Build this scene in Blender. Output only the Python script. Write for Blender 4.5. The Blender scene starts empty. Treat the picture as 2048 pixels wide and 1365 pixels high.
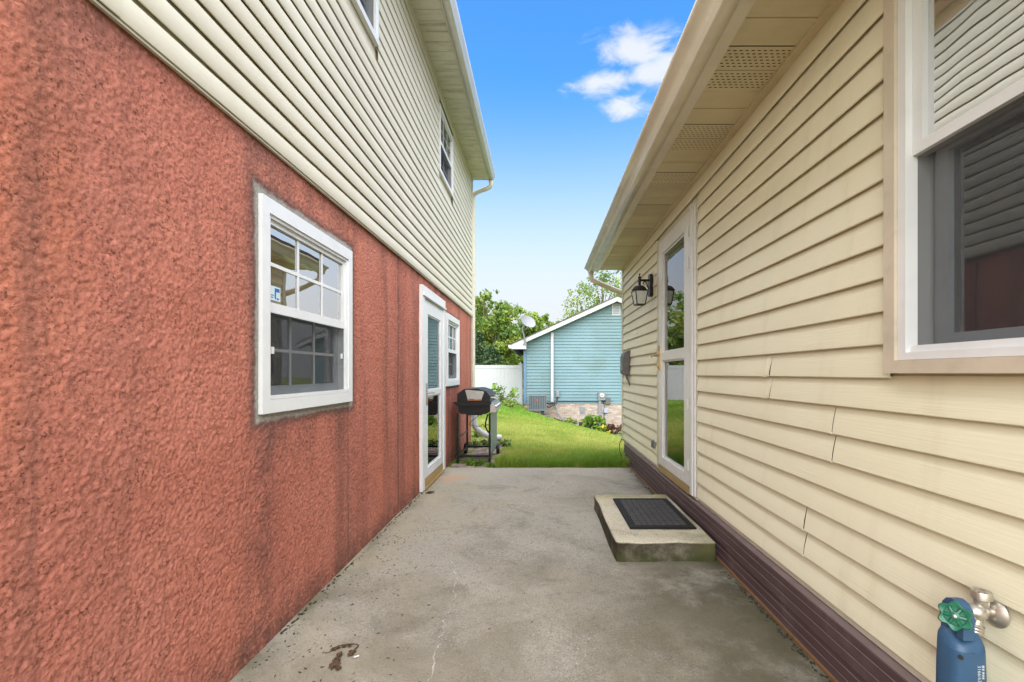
import bpy, bmesh, math, random
import numpy as np
from mathutils import Vector, Matrix
random.seed(7); RNG = np.random.default_rng(7)
S = bpy.context.scene
C = S.collection
rad = math.radians

# ------------------------------------------------------------------ camera, sky, sun, exposure
H = 1.15                       # eye height; F = focal length in pixels of the 2048 px wide photograph
F = 910.2
cam_d = bpy.data.cameras.new('camera'); cam = bpy.data.objects.new('camera', cam_d); C.objects.link(cam)
cam.location = (0, 0, H); cam.rotation_euler = (rad(90), 0, 0)
cam_d.sensor_width = 36; cam_d.lens = 16; cam_d.shift_x = -56/2048; cam_d.shift_y = 64.5/2048
cam_d.clip_start = .05; cam_d.clip_end = 2000
S.camera = cam

SUN_EL, SUN_AZ = 60, 194       # azimuth clockwise from +Y
world = bpy.data.worlds.new('World'); S.world = world; world.use_nodes = True
wn, wl = world.node_tree.nodes, world.node_tree.links
wn.clear()
def W(t, **k):
    n = wn.new(t)
    for a, v in k.items(): setattr(n, a, v)
    return n
def wmath(op, a, b=None, clamp=False):
    n = W('ShaderNodeMath', operation=op, use_clamp=clamp)
    for i, v in enumerate((a, b)):
        if v is None: continue
        if isinstance(v, (int, float)): n.inputs[i].default_value = v
        else: wl.new(v, n.inputs[i])
    return n.outputs[0]
sky = W('ShaderNodeTexSky', sky_type='NISHITA', sun_disc=False, sun_elevation=rad(SUN_EL), sun_rotation=rad(SUN_AZ),
        altitude=100, air_density=1.0, dust_density=0.4, ozone_density=2.2)
hsv = W('ShaderNodeHueSaturation'); hsv.inputs['Saturation'].default_value = 1.32; hsv.inputs['Value'].default_value = .72
wl.new(sky.outputs[0], hsv.inputs['Color'])
tc = W('ShaderNodeTexCoord'); sep = W('ShaderNodeSeparateXYZ'); wl.new(tc.outputs['Generated'], sep.inputs[0])
zc = wmath('MAXIMUM', sep.outputs[2], 0.02)
# pale haze towards the horizon, the same all the way round
hz = W('ShaderNodeMapRange', interpolation_type='SMOOTHSTEP'); wl.new(sep.outputs[2], hz.inputs[0])
hz.inputs[1].default_value = 0.10; hz.inputs[2].default_value = .56; hz.inputs[3].default_value = 1.0; hz.inputs[4].default_value = 0.0
mixh = W('ShaderNodeMix', data_type='RGBA'); wl.new(hz.outputs[0], mixh.inputs['Factor'])
wl.new(hsv.outputs[0], mixh.inputs['A']); mixh.inputs['B'].default_value = (1.72, 1.80, 1.88, 1)
# a cloud layer seen in plan: x/z, y/z
px_ = wmath('DIVIDE', sep.outputs[0], zc); py_ = wmath('DIVIDE', sep.outputs[1], zc)
cmb = W('ShaderNodeCombineXYZ'); wl.new(px_, cmb.inputs[0]); wl.new(py_, cmb.inputs[1])
nz = W('ShaderNodeTexNoise'); nz.inputs['Scale'].default_value = 8.5; nz.inputs['Detail'].default_value = 12; nz.inputs['Roughness'].default_value = .6
nz.inputs['Distortion'].default_value = .5
wl.new(cmb.outputs[0], nz.inputs['Vector'])
def blob(cx, cy, rx, ry):
    a = wmath('POWER', wmath('DIVIDE', wmath('SUBTRACT', px_, cx), rx), 2); b = wmath('POWER', wmath('DIVIDE', wmath('SUBTRACT', py_, cy), ry), 2)
    return wmath('SUBTRACT', 1.0, wmath('POWER', wmath('ADD', a, b), .5), clamp=True)
bl = None
for q in ((.37, 1.52, .22, .15), (.27, 1.55, .2, .13), (.46, 1.50, .36, .28), (.19, 1.58, .18, .15), (.30, 1.40, .24, .20), (.34, 1.72, .22, .16), (.215, 1.15, .13, .07), (3.0, .9, 2.7, 1.9), (-3.4, 2.6, 2.6, 2.2), (1.5, -2.6, 2.2, 1.5), (-2.0, -2.2, 1.8, 1.3)):
    b = blob(*q); bl = b if bl is None else wmath('MAXIMUM', bl, b)
dn = wmath('SUBTRACT', wmath('ADD', wmath('MULTIPLY', bl, .78), nz.outputs[0]), .78)
cm = W('ShaderNodeMapRange', interpolation_type='SMOOTHSTEP'); wl.new(dn, cm.inputs[0])
cm.inputs[1].default_value = 0; cm.inputs[2].default_value = .46; cm.inputs[4].default_value = .92
mixc = W('ShaderNodeMix', data_type='RGBA'); wl.new(cm.outputs[0], mixc.inputs['Factor'])
wl.new(mixh.outputs['Result'], mixc.inputs['A']); mixc.inputs['B'].default_value = (1.80, 1.87, 1.98, 1)
bg = W('ShaderNodeBackground'); bg.inputs['Strength'].default_value = .05
wl.new(mixc.outputs['Result'], bg.inputs['Color'])
wo = W('ShaderNodeOutputWorld'); wl.new(bg.outputs[0], wo.inputs[0])

sun_d = bpy.data.lights.new('sun', 'SUN'); sun = bpy.data.objects.new('sun', sun_d); C.objects.link(sun)
sun_d.energy = 1.5; sun_d.angle = rad(125); sun_d.color = (1, .955, .88)
to_sun = Vector((math.sin(rad(SUN_AZ))*math.cos(rad(SUN_EL)), math.cos(rad(SUN_AZ))*math.cos(rad(SUN_EL)), math.sin(rad(SUN_EL))))
sun.rotation_euler = to_sun.to_track_quat('Z', 'Y').to_euler(); sun.location = to_sun*30
S.view_settings.view_transform = 'Standard'; S.view_settings.look = 'None'; S.view_settings.gamma = 1
S.view_settings.use_curve_mapping = False
S.view_settings.exposure = 3.35
S.render.engine = 'CYCLES'
S.cycles.max_bounces = 10; S.cycles.transparent_max_bounces = 24; S.cycles.diffuse_bounces = 5
S.cycles.use_denoising = True
S.cycles.caustics_reflective = False; S.cycles.caustics_refractive = False

# ------------------------------------------------------------------ object helpers
def tag(o, label=None, cat=None, group=None, kind=None):
    for k, v in (('label', label), ('category', cat), ('group', group), ('kind', kind)):
        if v: o[k] = v
    return o
def thing(name, label, cat, loc, group=None):
    o = bpy.data.objects.new(name, None); C.objects.link(o); o.location = loc; o.empty_display_size = .1
    return tag(o, label, cat, group)
def link(name, me, mat, parent=None, at=None, rot=None, kind=None, label=None):
    """one mesh object; its mesh is in world coordinates unless 'at' is given"""
    o = bpy.data.objects.new(name, me); C.objects.link(o)
    if mat is not None and not me.materials: me.materials.append(mat)
    if parent is not None:
        o.parent = parent
        w = Matrix.Identity(4); p = parent
        while p is not None:
            w = Matrix.LocRotScale(p.location, p.rotation_euler, None) @ p.matrix_parent_inverse @ w if False else (p.matrix_parent_inverse @ Matrix.LocRotScale(p.location, p.rotation_euler, p.scale)) @ w
            p = p.parent
        o.matrix_parent_inverse = w.inverted()
    if at is not None: o.location = at
    if rot is not None: o.rotation_euler = rot
    if kind: o['kind'] = kind
    if label: o['label'] = label
    return o
def to_mesh(name, bm, bevel=0, smooth=None, seg=1):
    if bevel:
        es = [e for e in bm.edges if len(e.link_faces) == 2 and e.calc_face_angle(0) > .5]
        bmesh.ops.bevel(bm, geom=es, offset=bevel, segments=seg, affect='EDGES', profile=.5, clamp_overlap=True)
    bmesh.ops.recalc_face_normals(bm, faces=bm.faces)
    me = bpy.data.meshes.new(name); bm.to_mesh(me); bm.free()
    if smooth is not None:
        me.polygons.foreach_set('use_smooth', [True]*len(me.polygons)); me.set_sharp_from_angle(angle=rad(smooth))
    return me
def obj(name, bm, mat, parent=None, bevel=0, smooth=None, seg=1, solid=0, **k):
    o = link(name, to_mesh(name, bm, bevel, smooth, seg), mat, parent, **k)
    if solid:
        m = o.modifiers.new('thickness', 'SOLIDIFY'); m.thickness = solid; m.offset = 0
    return o
def BM(): return bmesh.new()
def box(bm, x0, x1, y0, y1, z0, z1):
    x0, x1 = sorted((x0, x1)); y0, y1 = sorted((y0, y1)); z0, z1 = sorted((z0, z1))
    v = [bm.verts.new((x, y, z)) for x in (x0, x1) for y in (y0, y1) for z in (z0, z1)]
    for f in ((0,1,3,2), (4,6,7,5), (0,4,5,1), (2,3,7,6), (0,2,6,4), (1,5,7,3)): bm.faces.new([v[i] for i in f])
    return v
def boxm(name, b, mat, parent=None, bevel=.002, **k):
    bm = BM(); box(bm, *b); return obj(name, bm, mat, parent, bevel, **k)
def ax(axis, a, p, q):          # axis value a, the other two in xyz order
    return {'x': (a, p, q), 'y': (p, a, q), 'z': (p, q, a)}[axis]
def prism(bm, pts, axis, a0, a1, closed=True, cuts=1, wob=None):
    n = len(pts); rings = []
    for i in range(cuts+1):
        a = a0+(a1-a0)*i/cuts; r = []
        for j, (p, q) in enumerate(pts):
            if wob: dp, dq = wob(a, j)
            else: dp = dq = 0
            r.append(bm.verts.new(ax(axis, a, p+dp, q+dq)))
        rings.append(r)
    m = n if closed else n-1
    for i in range(cuts):
        for j in range(m): bm.faces.new((rings[i][j], rings[i][(j+1) % n], rings[i+1][(j+1) % n], rings[i+1][j]))
    if closed:
        bm.faces.new(rings[0]); bm.faces.new(rings[-1])
def tube(bm, path, r, n=8, caps=True):
    path = [Vector(p) for p in path]; rs = r if isinstance(r, (list, tuple)) else [r]*len(path)
    rings = []; up = None
    for i, p in enumerate(path):
        t = (path[min(i+1, len(path)-1)]-path[max(i-1, 0)]).normalized()
        if up is None:
            up = t.orthogonal().normalized()
        up = (up-t*up.dot(t)).normalized(); b = t.cross(up)
        rings.append([bm.verts.new(p+(up*math.cos(2*math.pi*(k+.5)/n)+b*math.sin(2*math.pi*(k+.5)/n))*rs[i]) for k in range(n)])
    for i in range(len(rings)-1):
        for k in range(n): bm.faces.new((rings[i][k], rings[i][(k+1) % n], rings[i+1][(k+1) % n], rings[i+1][k]))
    if caps:
        bm.faces.new(rings[0]); bm.faces.new(rings[-1])
def lathe(bm, prof, org, axis, n=24):
    org = Vector(org); d = Vector(axis).normalized(); u = d.orthogonal().normalized(); v = d.cross(u); rings = []
    for r, t in prof:
        rings.append([bm.verts.new(org+d*t+(u*math.cos(2*math.pi*k/n)+v*math.sin(2*math.pi*k/n))*max(r, 1e-5)) for k in range(n)])
    for i in range(len(rings)-1):
        for k in range(n): bm.faces.new((rings[i][k], rings[i][(k+1) % n], rings[i+1][(k+1) % n], rings[i+1][k]))
    bm.faces.new(rings[0]); bm.faces.new(rings[-1])
def smooth_path(pts, k=6):
    pts = [Vector(p) for p in pts]; out = []
    for i in range(len(pts)-1):
        a, b, c, d = pts[max(i-1, 0)], pts[i], pts[i+1], pts[min(i+2, len(pts)-1)]
        for j in range(k):
            t = j/k
            out.append(.5*((2*b)+(c-a)*t+(2*a-5*b+4*c-d)*t*t+(3*b-a-3*c+d)*t**3))
    return out+[pts[-1]]
def raw_mesh(name, V, Fc, nper, tint=None, smooth=False):
    """fast mesh: V (n,3), Fc (m,nper); tint: per-vertex float stored as attribute 'tint'"""
    me = bpy.data.meshes.new(name); V = np.asarray(V, np.float32); Fc = np.asarray(Fc, np.int32)
    me.vertices.add(len(V)); me.vertices.foreach_set('co', V.ravel())
    m = len(Fc); me.loops.add(m*nper); me.polygons.add(m)
    me.loops.foreach_set('vertex_index', Fc.ravel()); me.polygons.foreach_set('loop_start', np.arange(m, dtype=np.int32)*nper)
    if smooth: me.polygons.foreach_set('use_smooth', np.ones(m, bool))
    me.update(calc_edges=True)
    if tint is not None:
        a = me.attributes.new('tint', 'FLOAT', 'POINT'); a.data.foreach_set('value', np.asarray(tint, np.float32))
    return me
def vnoise(u, v, cell, seed):
    """smooth value noise, numpy arrays"""
    r = np.random.default_rng(seed).random((257, 257)); a = u/cell; b = v/cell
    i = np.floor(a).astype(int); j = np.floor(b).astype(int); fa = a-i; fb = b-j
    fa = fa*fa*(3-2*fa); fb = fb*fb*(3-2*fb); g = lambda x, y: r[x % 257, y % 257]
    return (g(i, j)*(1-fa)+g(i+1, j)*fa)*(1-fb)+(g(i, j+1)*(1-fa)+g(i+1, j+1)*fa)*fb

# ------------------------------------------------------------------ material helpers
class M:
    def __init__(s, name):
        s.m = bpy.data.materials.new(name); s.m.use_nodes = True; s.t = s.m.node_tree; s.t.nodes.clear()
        s.out = s.n('ShaderNodeOutputMaterial'); s.geo = None
    def n(s, t, **k):
        x = s.t.nodes.new(t)
        for a, v in k.items(): setattr(x, a, v)
        return x
    def put(s, v, sock):
        if v is None: return
        if isinstance(v, (int, float)): sock.default_value = v
        elif isinstance(v, tuple): sock.default_value = v if len(v) == 4 or sock.type == 'VECTOR' else (*v, 1)
        else: s.t.links.new(v, sock)
    def pos(s):
        if s.geo is None:
            s.geo = s.n('ShaderNodeNewGeometry').outputs['Position']; s.xyz = s.n('ShaderNodeSeparateXYZ'); s.put(s.geo, s.xyz.inputs[0])
        return s.geo
    def co(s, sx=1, sy=1, sz=1, obj=False):
        m = s.n('ShaderNodeMapping'); m.inputs['Scale'].default_value = (sx, sy, sz)
        s.put(s.n('ShaderNodeTexCoord').outputs['Object'] if obj else s.pos(), m.inputs[0]); return m.outputs[0]
    def x(s): s.pos(); return s.xyz.outputs[0]
    def y(s): s.pos(); return s.xyz.outputs[1]
    def z(s): s.pos(); return s.xyz.outputs[2]
    def math(s, op, a, b=None, c=None, clamp=False):
        n = s.n('ShaderNodeMath', operation=op, use_clamp=clamp)
        for i, v in enumerate((a, b, c)): s.put(v, n.inputs[i])
        return n.outputs[0]
    def noise(s, scale, detail=4, rough=.55, vec=None, dist=0, w=0):
        n = s.n('ShaderNodeTexNoise'); s.put(vec if vec is not None else s.pos(), n.inputs['Vector'])
        if w:
            a = s.n('ShaderNodeVectorMath', operation='ADD'); s.put(vec if vec is not None else s.pos(), a.inputs[0]); a.inputs[1].default_value = (w, w*1.7, w*.3)
            s.put(a.outputs[0], n.inputs['Vector'])
        n.inputs['Scale'].default_value = scale; n.inputs['Detail'].default_value = detail; n.inputs['Roughness'].default_value = rough; n.inputs['Distortion'].default_value = dist
        return n.outputs[0]
    def vor(s, scale, vec=None, feature='F1', out=0, rnd=1):
        n = s.n('ShaderNodeTexVoronoi', feature=feature); s.put(vec if vec is not None else s.pos(), n.inputs['Vector']); n.inputs['Scale'].default_value = scale
        n.inputs['Randomness'].default_value = rnd
        return n.outputs[out]
    def ramp(s, v, a, b, lo=0., hi=1.):
        n = s.n('ShaderNodeMapRange', interpolation_type='SMOOTHSTEP'); s.put(v, n.inputs[0])
        for i, q in ((1, a), (2, b), (3, lo), (4, hi)): n.inputs[i].default_value = q
        return n.outputs[0]
    def mix(s, f, a, b, mode='MIX'):
        n = s.n('ShaderNodeMix', data_type='RGBA', blend_type=mode); s.put(f, n.inputs['Factor']); s.put(a, n.inputs['A']); s.put(b, n.inputs['B']); return n.outputs['Result']
    def attr(s, name='tint'):
        return s.n('ShaderNodeAttribute', attribute_name=name).outputs['Fac']
    def orand(s): return s.n('ShaderNodeObjectInfo').outputs['Random']
    def bump(s, h, strength=.3, dist=.01, nrm=None):
        n = s.n('ShaderNodeBump'); s.put(h, n.inputs['Height']); n.inputs['Strength'].default_value = strength; n.inputs['Distance'].default_value = dist
        if nrm is not None: s.put(nrm, n.inputs['Normal'])
        return n.outputs[0]
    def bsdf(s, color, rough=.6, normal=None, metal=0, spec=.5, trans=None):
        n = s.n('ShaderNodeBsdfPrincipled'); s.put(color, n.inputs['Base Color']); s.put(rough, n.inputs['Roughness']); s.put(metal, n.inputs['Metallic'])
        n.inputs['Specular IOR Level'].default_value = spec
        if normal is not None: s.put(normal, n.inputs['Normal'])
        sh = n.outputs[0]
        if trans:
            t = s.n('ShaderNodeBsdfTranslucent'); s.put(trans[1], t.inputs[0]); mx = s.n('ShaderNodeMixShader'); mx.inputs[0].default_value = trans[0]
            s.put(sh, mx.inputs[1]); s.put(t.outputs[0], mx.inputs[2]); sh = mx.outputs[0]
        s.put(sh, s.out.inputs[0]); return s.m

def plain(name, col, rough=.5, metal=0, var=.12, dirt=0., spec=.5, scale=9, dirtcol=(.10, .085, .06), bump=.0):
    m = M(name); n = m.noise(scale, 5)
    d = tuple(c*(1-var) for c in col)
    c = m.mix(m.ramp(n, .3, .7), d, col)
    if dirt: c = m.mix(m.math('MULTIPLY', m.ramp(m.noise(scale*2.3, 7, .65, w=3), .5, .78), dirt), c, dirtcol)
    r = m.math('ADD', rough, m.math('MULTIPLY', m.math('SUBTRACT', m.noise(scale*3, 3, w=9), .5), .16))
    return m.bsdf(c, r, m.bump(m.noise(scale*22, 3), bump, .003) if bump else None, metal, spec)

def vinyl(name, col, var, grain=.25, grime=.2, vary=.03, grimecol=(.20, .17, .09)):
    """vinyl siding: faint embossed wood grain running along the board, specks and grime of its own"""
    m = M(name); g = m.noise(1, 6, .6, m.co(30, 2.2, 170)); big = m.noise(1.3, 4)
    c = m.mix(m.ramp(big, .3, .7), var, col)
    rnd = m.orand()
    c = m.mix(m.math('MULTIPLY', rnd, vary*2), c, tuple(v*.8 for v in col))
    streak = m.noise(1, 5, .6, m.co(3, 9, 1.4), w=4)
    c = m.mix(m.math('MULTIPLY', m.ramp(streak, .52, .8), grime), c, grimecol)
    sp = m.ramp(m.vor(38, m.co(1, 1, 1)), .0, .055, 1., 0.)
    keep = m.ramp(m.noise(2.4, 3, w=8), .58, .66)
    c = m.mix(m.math('MULTIPLY', m.math('MULTIPLY', sp, keep), .65), c, (.12, .09, .05))
    m.put(c, m.n('NodeReroute').inputs[0])
    return m.bsdf(c, m.math('ADD', .42, m.math('MULTIPLY', g, .12)), m.bump(g, grain, .004, m.bump(m.noise(2.2, 2, w=2), .12, .02)), spec=.4)

# stucco: painted red, with the grey cement margin round the windows, soot-grey streaks and grit
def make_stucco():
    m = M('red_stucco'); Y, Z = m.y(), m.z()
    a = m.noise(2.1, 5); c = m.mix(m.ramp(a, .32, .68), (.425, .150, .104), (.490, .185, .130))
    org = m.noise(1, 4, .55, m.co(1, 2.1, .45), w=5); c = m.mix(m.math('MULTIPLY', m.ramp(org, .52, .72), .65), c, (.50, .170, .095))
    pale = m.noise(1, 5, .6, m.co(1, 1.2, .8), w=12); c = m.mix(m.math('MULTIPLY', m.ramp(pale, .5, .75), .35), c, (.47, .19, .145))
    # sooty vertical streaks
    st = m.noise(1, 6, .62, m.co(1, 5.0, .38), w=2)
    c = m.mix(m.math('MULTIPLY', m.ramp(st, .44, .70), .62), c, (.165, .078, .060))
    def near(v, at, w): return m.ramp(m.math('ABSOLUTE', m.math('SUBTRACT', v, at)), 0., w, 1., 0.)
    fuzz = m.noise(9, 5, .65, w=7)
    def stain(mask, amt, col=(.085, .055, .052)):
        nonlocal c
        k = m.math('MULTIPLY', mask, m.ramp(fuzz, .28, .62)); c = m.mix(m.math('MULTIPLY', k, amt), c, col)
    for at, w, am in ((3.73, .035, .7), (3.73, .24, .28), (1.90, .16, .5), (1.20, .30, .18), (2.83, .12, .45), (4.33, .12, .55), (5.50, .14, .5), (6.50, .10, .5), (5.75, .09, .35), (7.62, .08, .6), (2.756, .03, .5)):
        stain(near(Y, at, w), am)
    c = m.mix(m.math('MULTIPLY', near(Y, 3.73, .011), .92), c, (.035, .026, .026)); c = m.mix(m.math('MULTIPLY', m.math('MULTIPLY', near(Y, 2.756, .008), m.ramp(Z, .99, .96)), .9), c, (.15, .115, .10))
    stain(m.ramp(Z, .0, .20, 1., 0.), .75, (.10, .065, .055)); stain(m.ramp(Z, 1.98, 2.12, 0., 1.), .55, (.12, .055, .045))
    for (y0, y1, zt) in ((1.87, 2.80, .97), (5.56, 6.46, .98)):     # run-off below the sills
        k = m.math('MULTIPLY', m.ramp(Y, y0-.03, y0+.04), m.ramp(Y, y1-.04, y1+.03, 1., 0.))
        k = m.math('MULTIPLY', k, m.math('MULTIPLY', m.ramp(Z, zt-.38, zt-.0), m.ramp(Z, zt, zt+.03, 1., 0.))); stain(m.math('MULTIPLY', k, m.ramp(st, .35, .62)), .62)
    # dirt specks as in pits, also standing in for the shade of crevices
    pit = m.math('MULTIPLY', m.ramp(m.noise(120, 3, .6), .36, .47, 1., 0.), m.ramp(m.noise(13, 4, .65, w=4), .36, .62))
    c = m.mix(m.math('MULTIPLY', pit, .85), c, (.085, .030, .022))
    gr_ = m.noise(55, 5, .7, w=14); c = m.mix(m.ramp(gr_, .52, .34, 0., .6), c, (.18, .065, .045)); c = m.mix(m.ramp(gr_, .54, .68, 0., .4), c, (.56, .23, .16))
    # cement margins
    for (y0, y1, z0, z1, w) in ((1.878, 2.778, .98, 1.893, .034), (5.585, 6.437, .99, 1.893, .02)):
        dy = m.math('SUBTRACT', m.math('ABSOLUTE', m.math('SUBTRACT', Y, (y0+y1)/2)), (y1-y0)/2)
        dz = m.math('SUBTRACT', m.math('ABSOLUTE', m.math('SUBTRACT', Z, (z0+z1)/2)), (z1-z0)/2)
        d = m.math('ADD', m.math('MAXIMUM', dy, dz), m.math('MULTIPLY', m.math('SUBTRACT', fuzz, .5), .045))
        c = m.mix(m.ramp(d, w*.9, w*2.6, .75, 0.), c, (.10, .065, .055))
        c = m.mix(m.ramp(d, w*.55, w*1.25, .95, 0.), c, m.mix(m.noise(60, 3), (.20, .19, .165), (.42, .40, .36)))
    h = m.math('ADD', m.noise(110, 5, .65), m.math('MULTIPLY', m.noise(260, 3, .6, w=3), .5))
    return m.bsdf(c, .9, m.bump(h, .55, .006), spec=.08)

def make_concrete(name, base, dark, tan, stains=True):
    m = M(name); X, Y = m.x(), m.y()
    c = m.mix(m.ramp(m.noise(1.6, 6, .6), .3, .7), base, tuple(v*1.18 for v in base))
    c = m.mix(m.math('MULTIPLY', m.ramp(m.noise(.9, 5, .6, w=6), .45, .7), .75), c, tan)
    c = m.mix(m.math('MULTIPLY', m.ramp(m.noise(1.15, 7, .66, w=13, dist=.8), .47, .72), .68), c, m.mix(m.noise(2, 3, w=50), dark, (.135, .11, .065)))
    c = m.mix(m.math('MULTIPLY', m.ramp(m.noise(2.7, 7, .7, w=41, dist=1.2), .53, .72), .5), c, tuple(v*.7 for v in dark))
    fine = m.noise(130, 3, .6, w=2); c = m.mix(m.ramp(fine, .52, .72, 0., .8), c, tuple(v*1.45 for v in base)); c = m.mix(m.ramp(fine, .48, .28, 0., .85), c, dark)
    mid = m.noise(26, 5, .68, w=21); c = m.mix(m.ramp(mid, .5, .25, 0., .55), c, dark)
    agg = m.vor(75, out=0); keep = m.vor(75, out=1)
    kr = m.n('ShaderNodeSeparateColor'); m.put(keep, kr.inputs[0])
    ag = m.math('MULTIPLY', m.ramp(agg, .16, .26, 1., 0.), m.ramp(kr.outputs[0], .80, .86)); c = m.mix(m.math('MULTIPLY', ag, .8), c, m.mix(kr.outputs[1], (.55, .53, .48), (.30, .33, .37)))
    ag2 = m.math('MULTIPLY', m.ramp(agg, .16, .26, 1., 0.), m.ramp(kr.outputs[2], .90, .94)); c = m.mix(m.math('MULTIPLY', ag2, .7), c, (.05, .045, .04))
    if stains:
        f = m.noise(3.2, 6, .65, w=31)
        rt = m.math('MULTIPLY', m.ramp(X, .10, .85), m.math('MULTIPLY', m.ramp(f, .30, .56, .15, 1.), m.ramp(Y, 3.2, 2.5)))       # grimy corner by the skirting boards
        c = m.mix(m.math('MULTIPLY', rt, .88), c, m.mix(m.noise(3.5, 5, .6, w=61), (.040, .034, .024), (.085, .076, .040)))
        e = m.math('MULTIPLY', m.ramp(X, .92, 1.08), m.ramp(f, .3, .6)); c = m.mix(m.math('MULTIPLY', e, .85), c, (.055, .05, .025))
        lf = m.math('MULTIPLY', m.ramp(X, -1.0, -1.15), m.ramp(m.noise(5, 6, .6, w=3), .34, .6)); c = m.mix(m.math('MULTIPLY', lf, .8), c, (.085, .082, .045))
        lt = m.math('MULTIPLY', m.ramp(X, -.35, -.95), m.ramp(m.noise(1.4, 4, w=8), .4, .62)); c = m.mix(m.math('MULTIPLY', lt, .6), c, (.29, .25, .165))
        rust = m.math('MULTIPLY', m.ramp(m.math('ADD', m.math('ABSOLUTE', m.math('SUBTRACT', Y, 5.0)), m.math('ABSOLUTE', m.math('ADD', X, .98))), .35, .05), m.ramp(f, .3, .6)); c = m.mix(m.math('MULTIPLY', rust, .6), c, (.42, .20, .09))
        nr_ = m.math('MULTIPLY', m.ramp(Y, 3.4, 1.7), m.ramp(m.noise(1.7, 7, .68, w=71, dist=.6), .36, .64)); c = m.mix(m.math('MULTIPLY', nr_, .62), c, m.mix(m.noise(4, 5, .6, w=81), (.115, .100, .068), (.185, .155, .10)))  # brown grime, also darkening the near end to offset stronger light there
        ft = m.math('MULTIPLY', m.ramp(Y, 4.6, 5.5), .35); c = m.mix(ft, c, (.36, .325, .27))
    else:
        f = m.noise(5, 6, .65, w=31)
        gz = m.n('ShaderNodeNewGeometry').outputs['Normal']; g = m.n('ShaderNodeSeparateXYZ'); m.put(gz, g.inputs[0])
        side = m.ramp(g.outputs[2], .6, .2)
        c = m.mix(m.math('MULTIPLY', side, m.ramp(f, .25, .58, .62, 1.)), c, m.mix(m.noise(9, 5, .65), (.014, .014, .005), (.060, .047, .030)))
        moss = m.math('MULTIPLY', m.ramp(X, .75, 1.05), m.ramp(f, .35, .6)); c = m.mix(m.math('MULTIPLY', moss, .55), c, (.14, .14, .05))
        mb = m.math('MULTIPLY', m.ramp(m.z(), .075, .01), m.ramp(f, .3, .55)); c = m.mix(m.math('MULTIPLY', mb, .9), c, (.045, .055, .014))
        ed = m.math('MULTIPLY', m.ramp(m.y(), 3.68, 3.8), .6); c = m.mix(m.math('MULTIPLY', ed, m.ramp(f, .35, .6)), c, (.22, .20, .07))
    h = m.math('ADD', m.math('MULTIPLY', m.noise(120, 4, .6), .6), m.noise(20, 5, .6))
    return m.bsdf(c, .9, m.bump(h, .45, .006), spec=.25)

def make_glass(name, ior=1.75, tint=(.80, .84, .84)):
    m = M(name); t = m.n('ShaderNodeBsdfTransparent'); m.put(tint, t.inputs[0]); g = m.n('ShaderNodeBsdfGlossy'); g.inputs['Roughness'].default_value = 0.0
    g.inputs['Color'].default_value = (.98, .96, .95, 1)
    m.put(m.bump(m.noise(2.2, 2), .02, .05), g.inputs['Normal'])
    fr = m.n('ShaderNodeFresnel'); fr.inputs[0].default_value = ior
    x = m.n('ShaderNodeMixShader'); m.put(fr.outputs[0], x.inputs[0]); m.put(t.outputs[0], x.inputs[1]); m.put(g.outputs[0], x.inputs[2]); m.put(x.outputs[0], m.out.inputs[0])
    return m.m
def make_screen():
    m = M('insect_screen'); t = m.n('ShaderNodeBsdfTransparent'); d = m.n('ShaderNodeBsdfDiffuse')
    gr = m.noise(300, 2); m.put(m.mix(gr, (.035, .037, .04), (.065, .068, .072)), d.inputs[0])
    x = m.n('ShaderNodeMixShader'); x.inputs[0].default_value = .32; m.put(t.outputs[0], x.inputs[1]); m.put(d.outputs[0], x.inputs[2]); m.put(x.outputs[0], m.out.inputs[0])
    return m.m
def make_leaf(name, a, b, c3, tr=.35, dead=None):
    m = M(name); t = m.attr(); c = m.mix(m.ramp(t, .0, .55), a, b); c = m.mix(m.ramp(t, .55, 1.), c, c3)
    if dead: c = m.mix(m.ramp(t, .94, .96), c, dead)
    return m.bsdf(c, .55, spec=.35, trans=(tr, c))
def make_ground():
    m = M('lawn_soil'); c = m.mix(m.ramp(m.noise(1.1, 5), .3, .7), (.13, .20, .03), (.21, .24, .05))
    c = m.mix(m.ramp(m.noise(30, 4), .4, .7), c, (.045, .05, .014)); c = m.mix(m.math('MULTIPLY', m.ramp(m.noise(.5, 4, w=5), .5, .7), .6), c, (.15, .135, .035))
    return m.bsdf(c, .95, m.bump(m.noise(40, 4), .6, .03), spec=.1)
def make_grass():
    m = M('grass_blades'); t = m.attr()
    c = m.mix(t, (.125, .25, .022), (.40, .46, .075))
    patch = m.noise(.55, 4, .6); c = m.mix(m.math('MULTIPLY', m.ramp(patch, .46, .66), .65), c, (.46, .43, .11))
    band = m.ramp(m.noise(.28, 3, .5, m.co(1, 1.8, 1), w=9), .42, .6); c = m.mix(m.math('MULTIPLY', band, .6), c, (.085, .25, .016))
    Yg = m.y(); pn = m.noise(.9, 5, .62, w=21)
    yel = m.math('MULTIPLY', m.math('MULTIPLY', m.ramp(Yg, 6.9, 8.6), m.ramp(Yg, 13.0, 10.0)), m.ramp(pn, .30, .58, .25, 1.)); c = m.mix(m.math('MULTIPLY', yel, .8), c, m.mix(t, (.40, .45, .09), (.66, .62, .19)))
    grn = m.math('MULTIPLY', m.ramp(Yg, 12.2, 14.5), m.ramp(pn, .62, .40, .3, 1.)); c = m.mix(m.math('MULTIPLY', grn, .6), c, m.mix(t, (.085, .26, .02), (.20, .40, .04)))
    c = m.mix(m.math('MULTIPLY', m.ramp(m.noise(2.6, 4, .6, w=33), .56, .70), .6), c, (.55, .47, .16))
    c = m.mix(m.math('MULTIPLY', m.ramp(t, .90, .97), .8), c, (.45, .36, .15))
    return m.bsdf(c, .55, spec=.3, trans=(.45, c))
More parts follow.
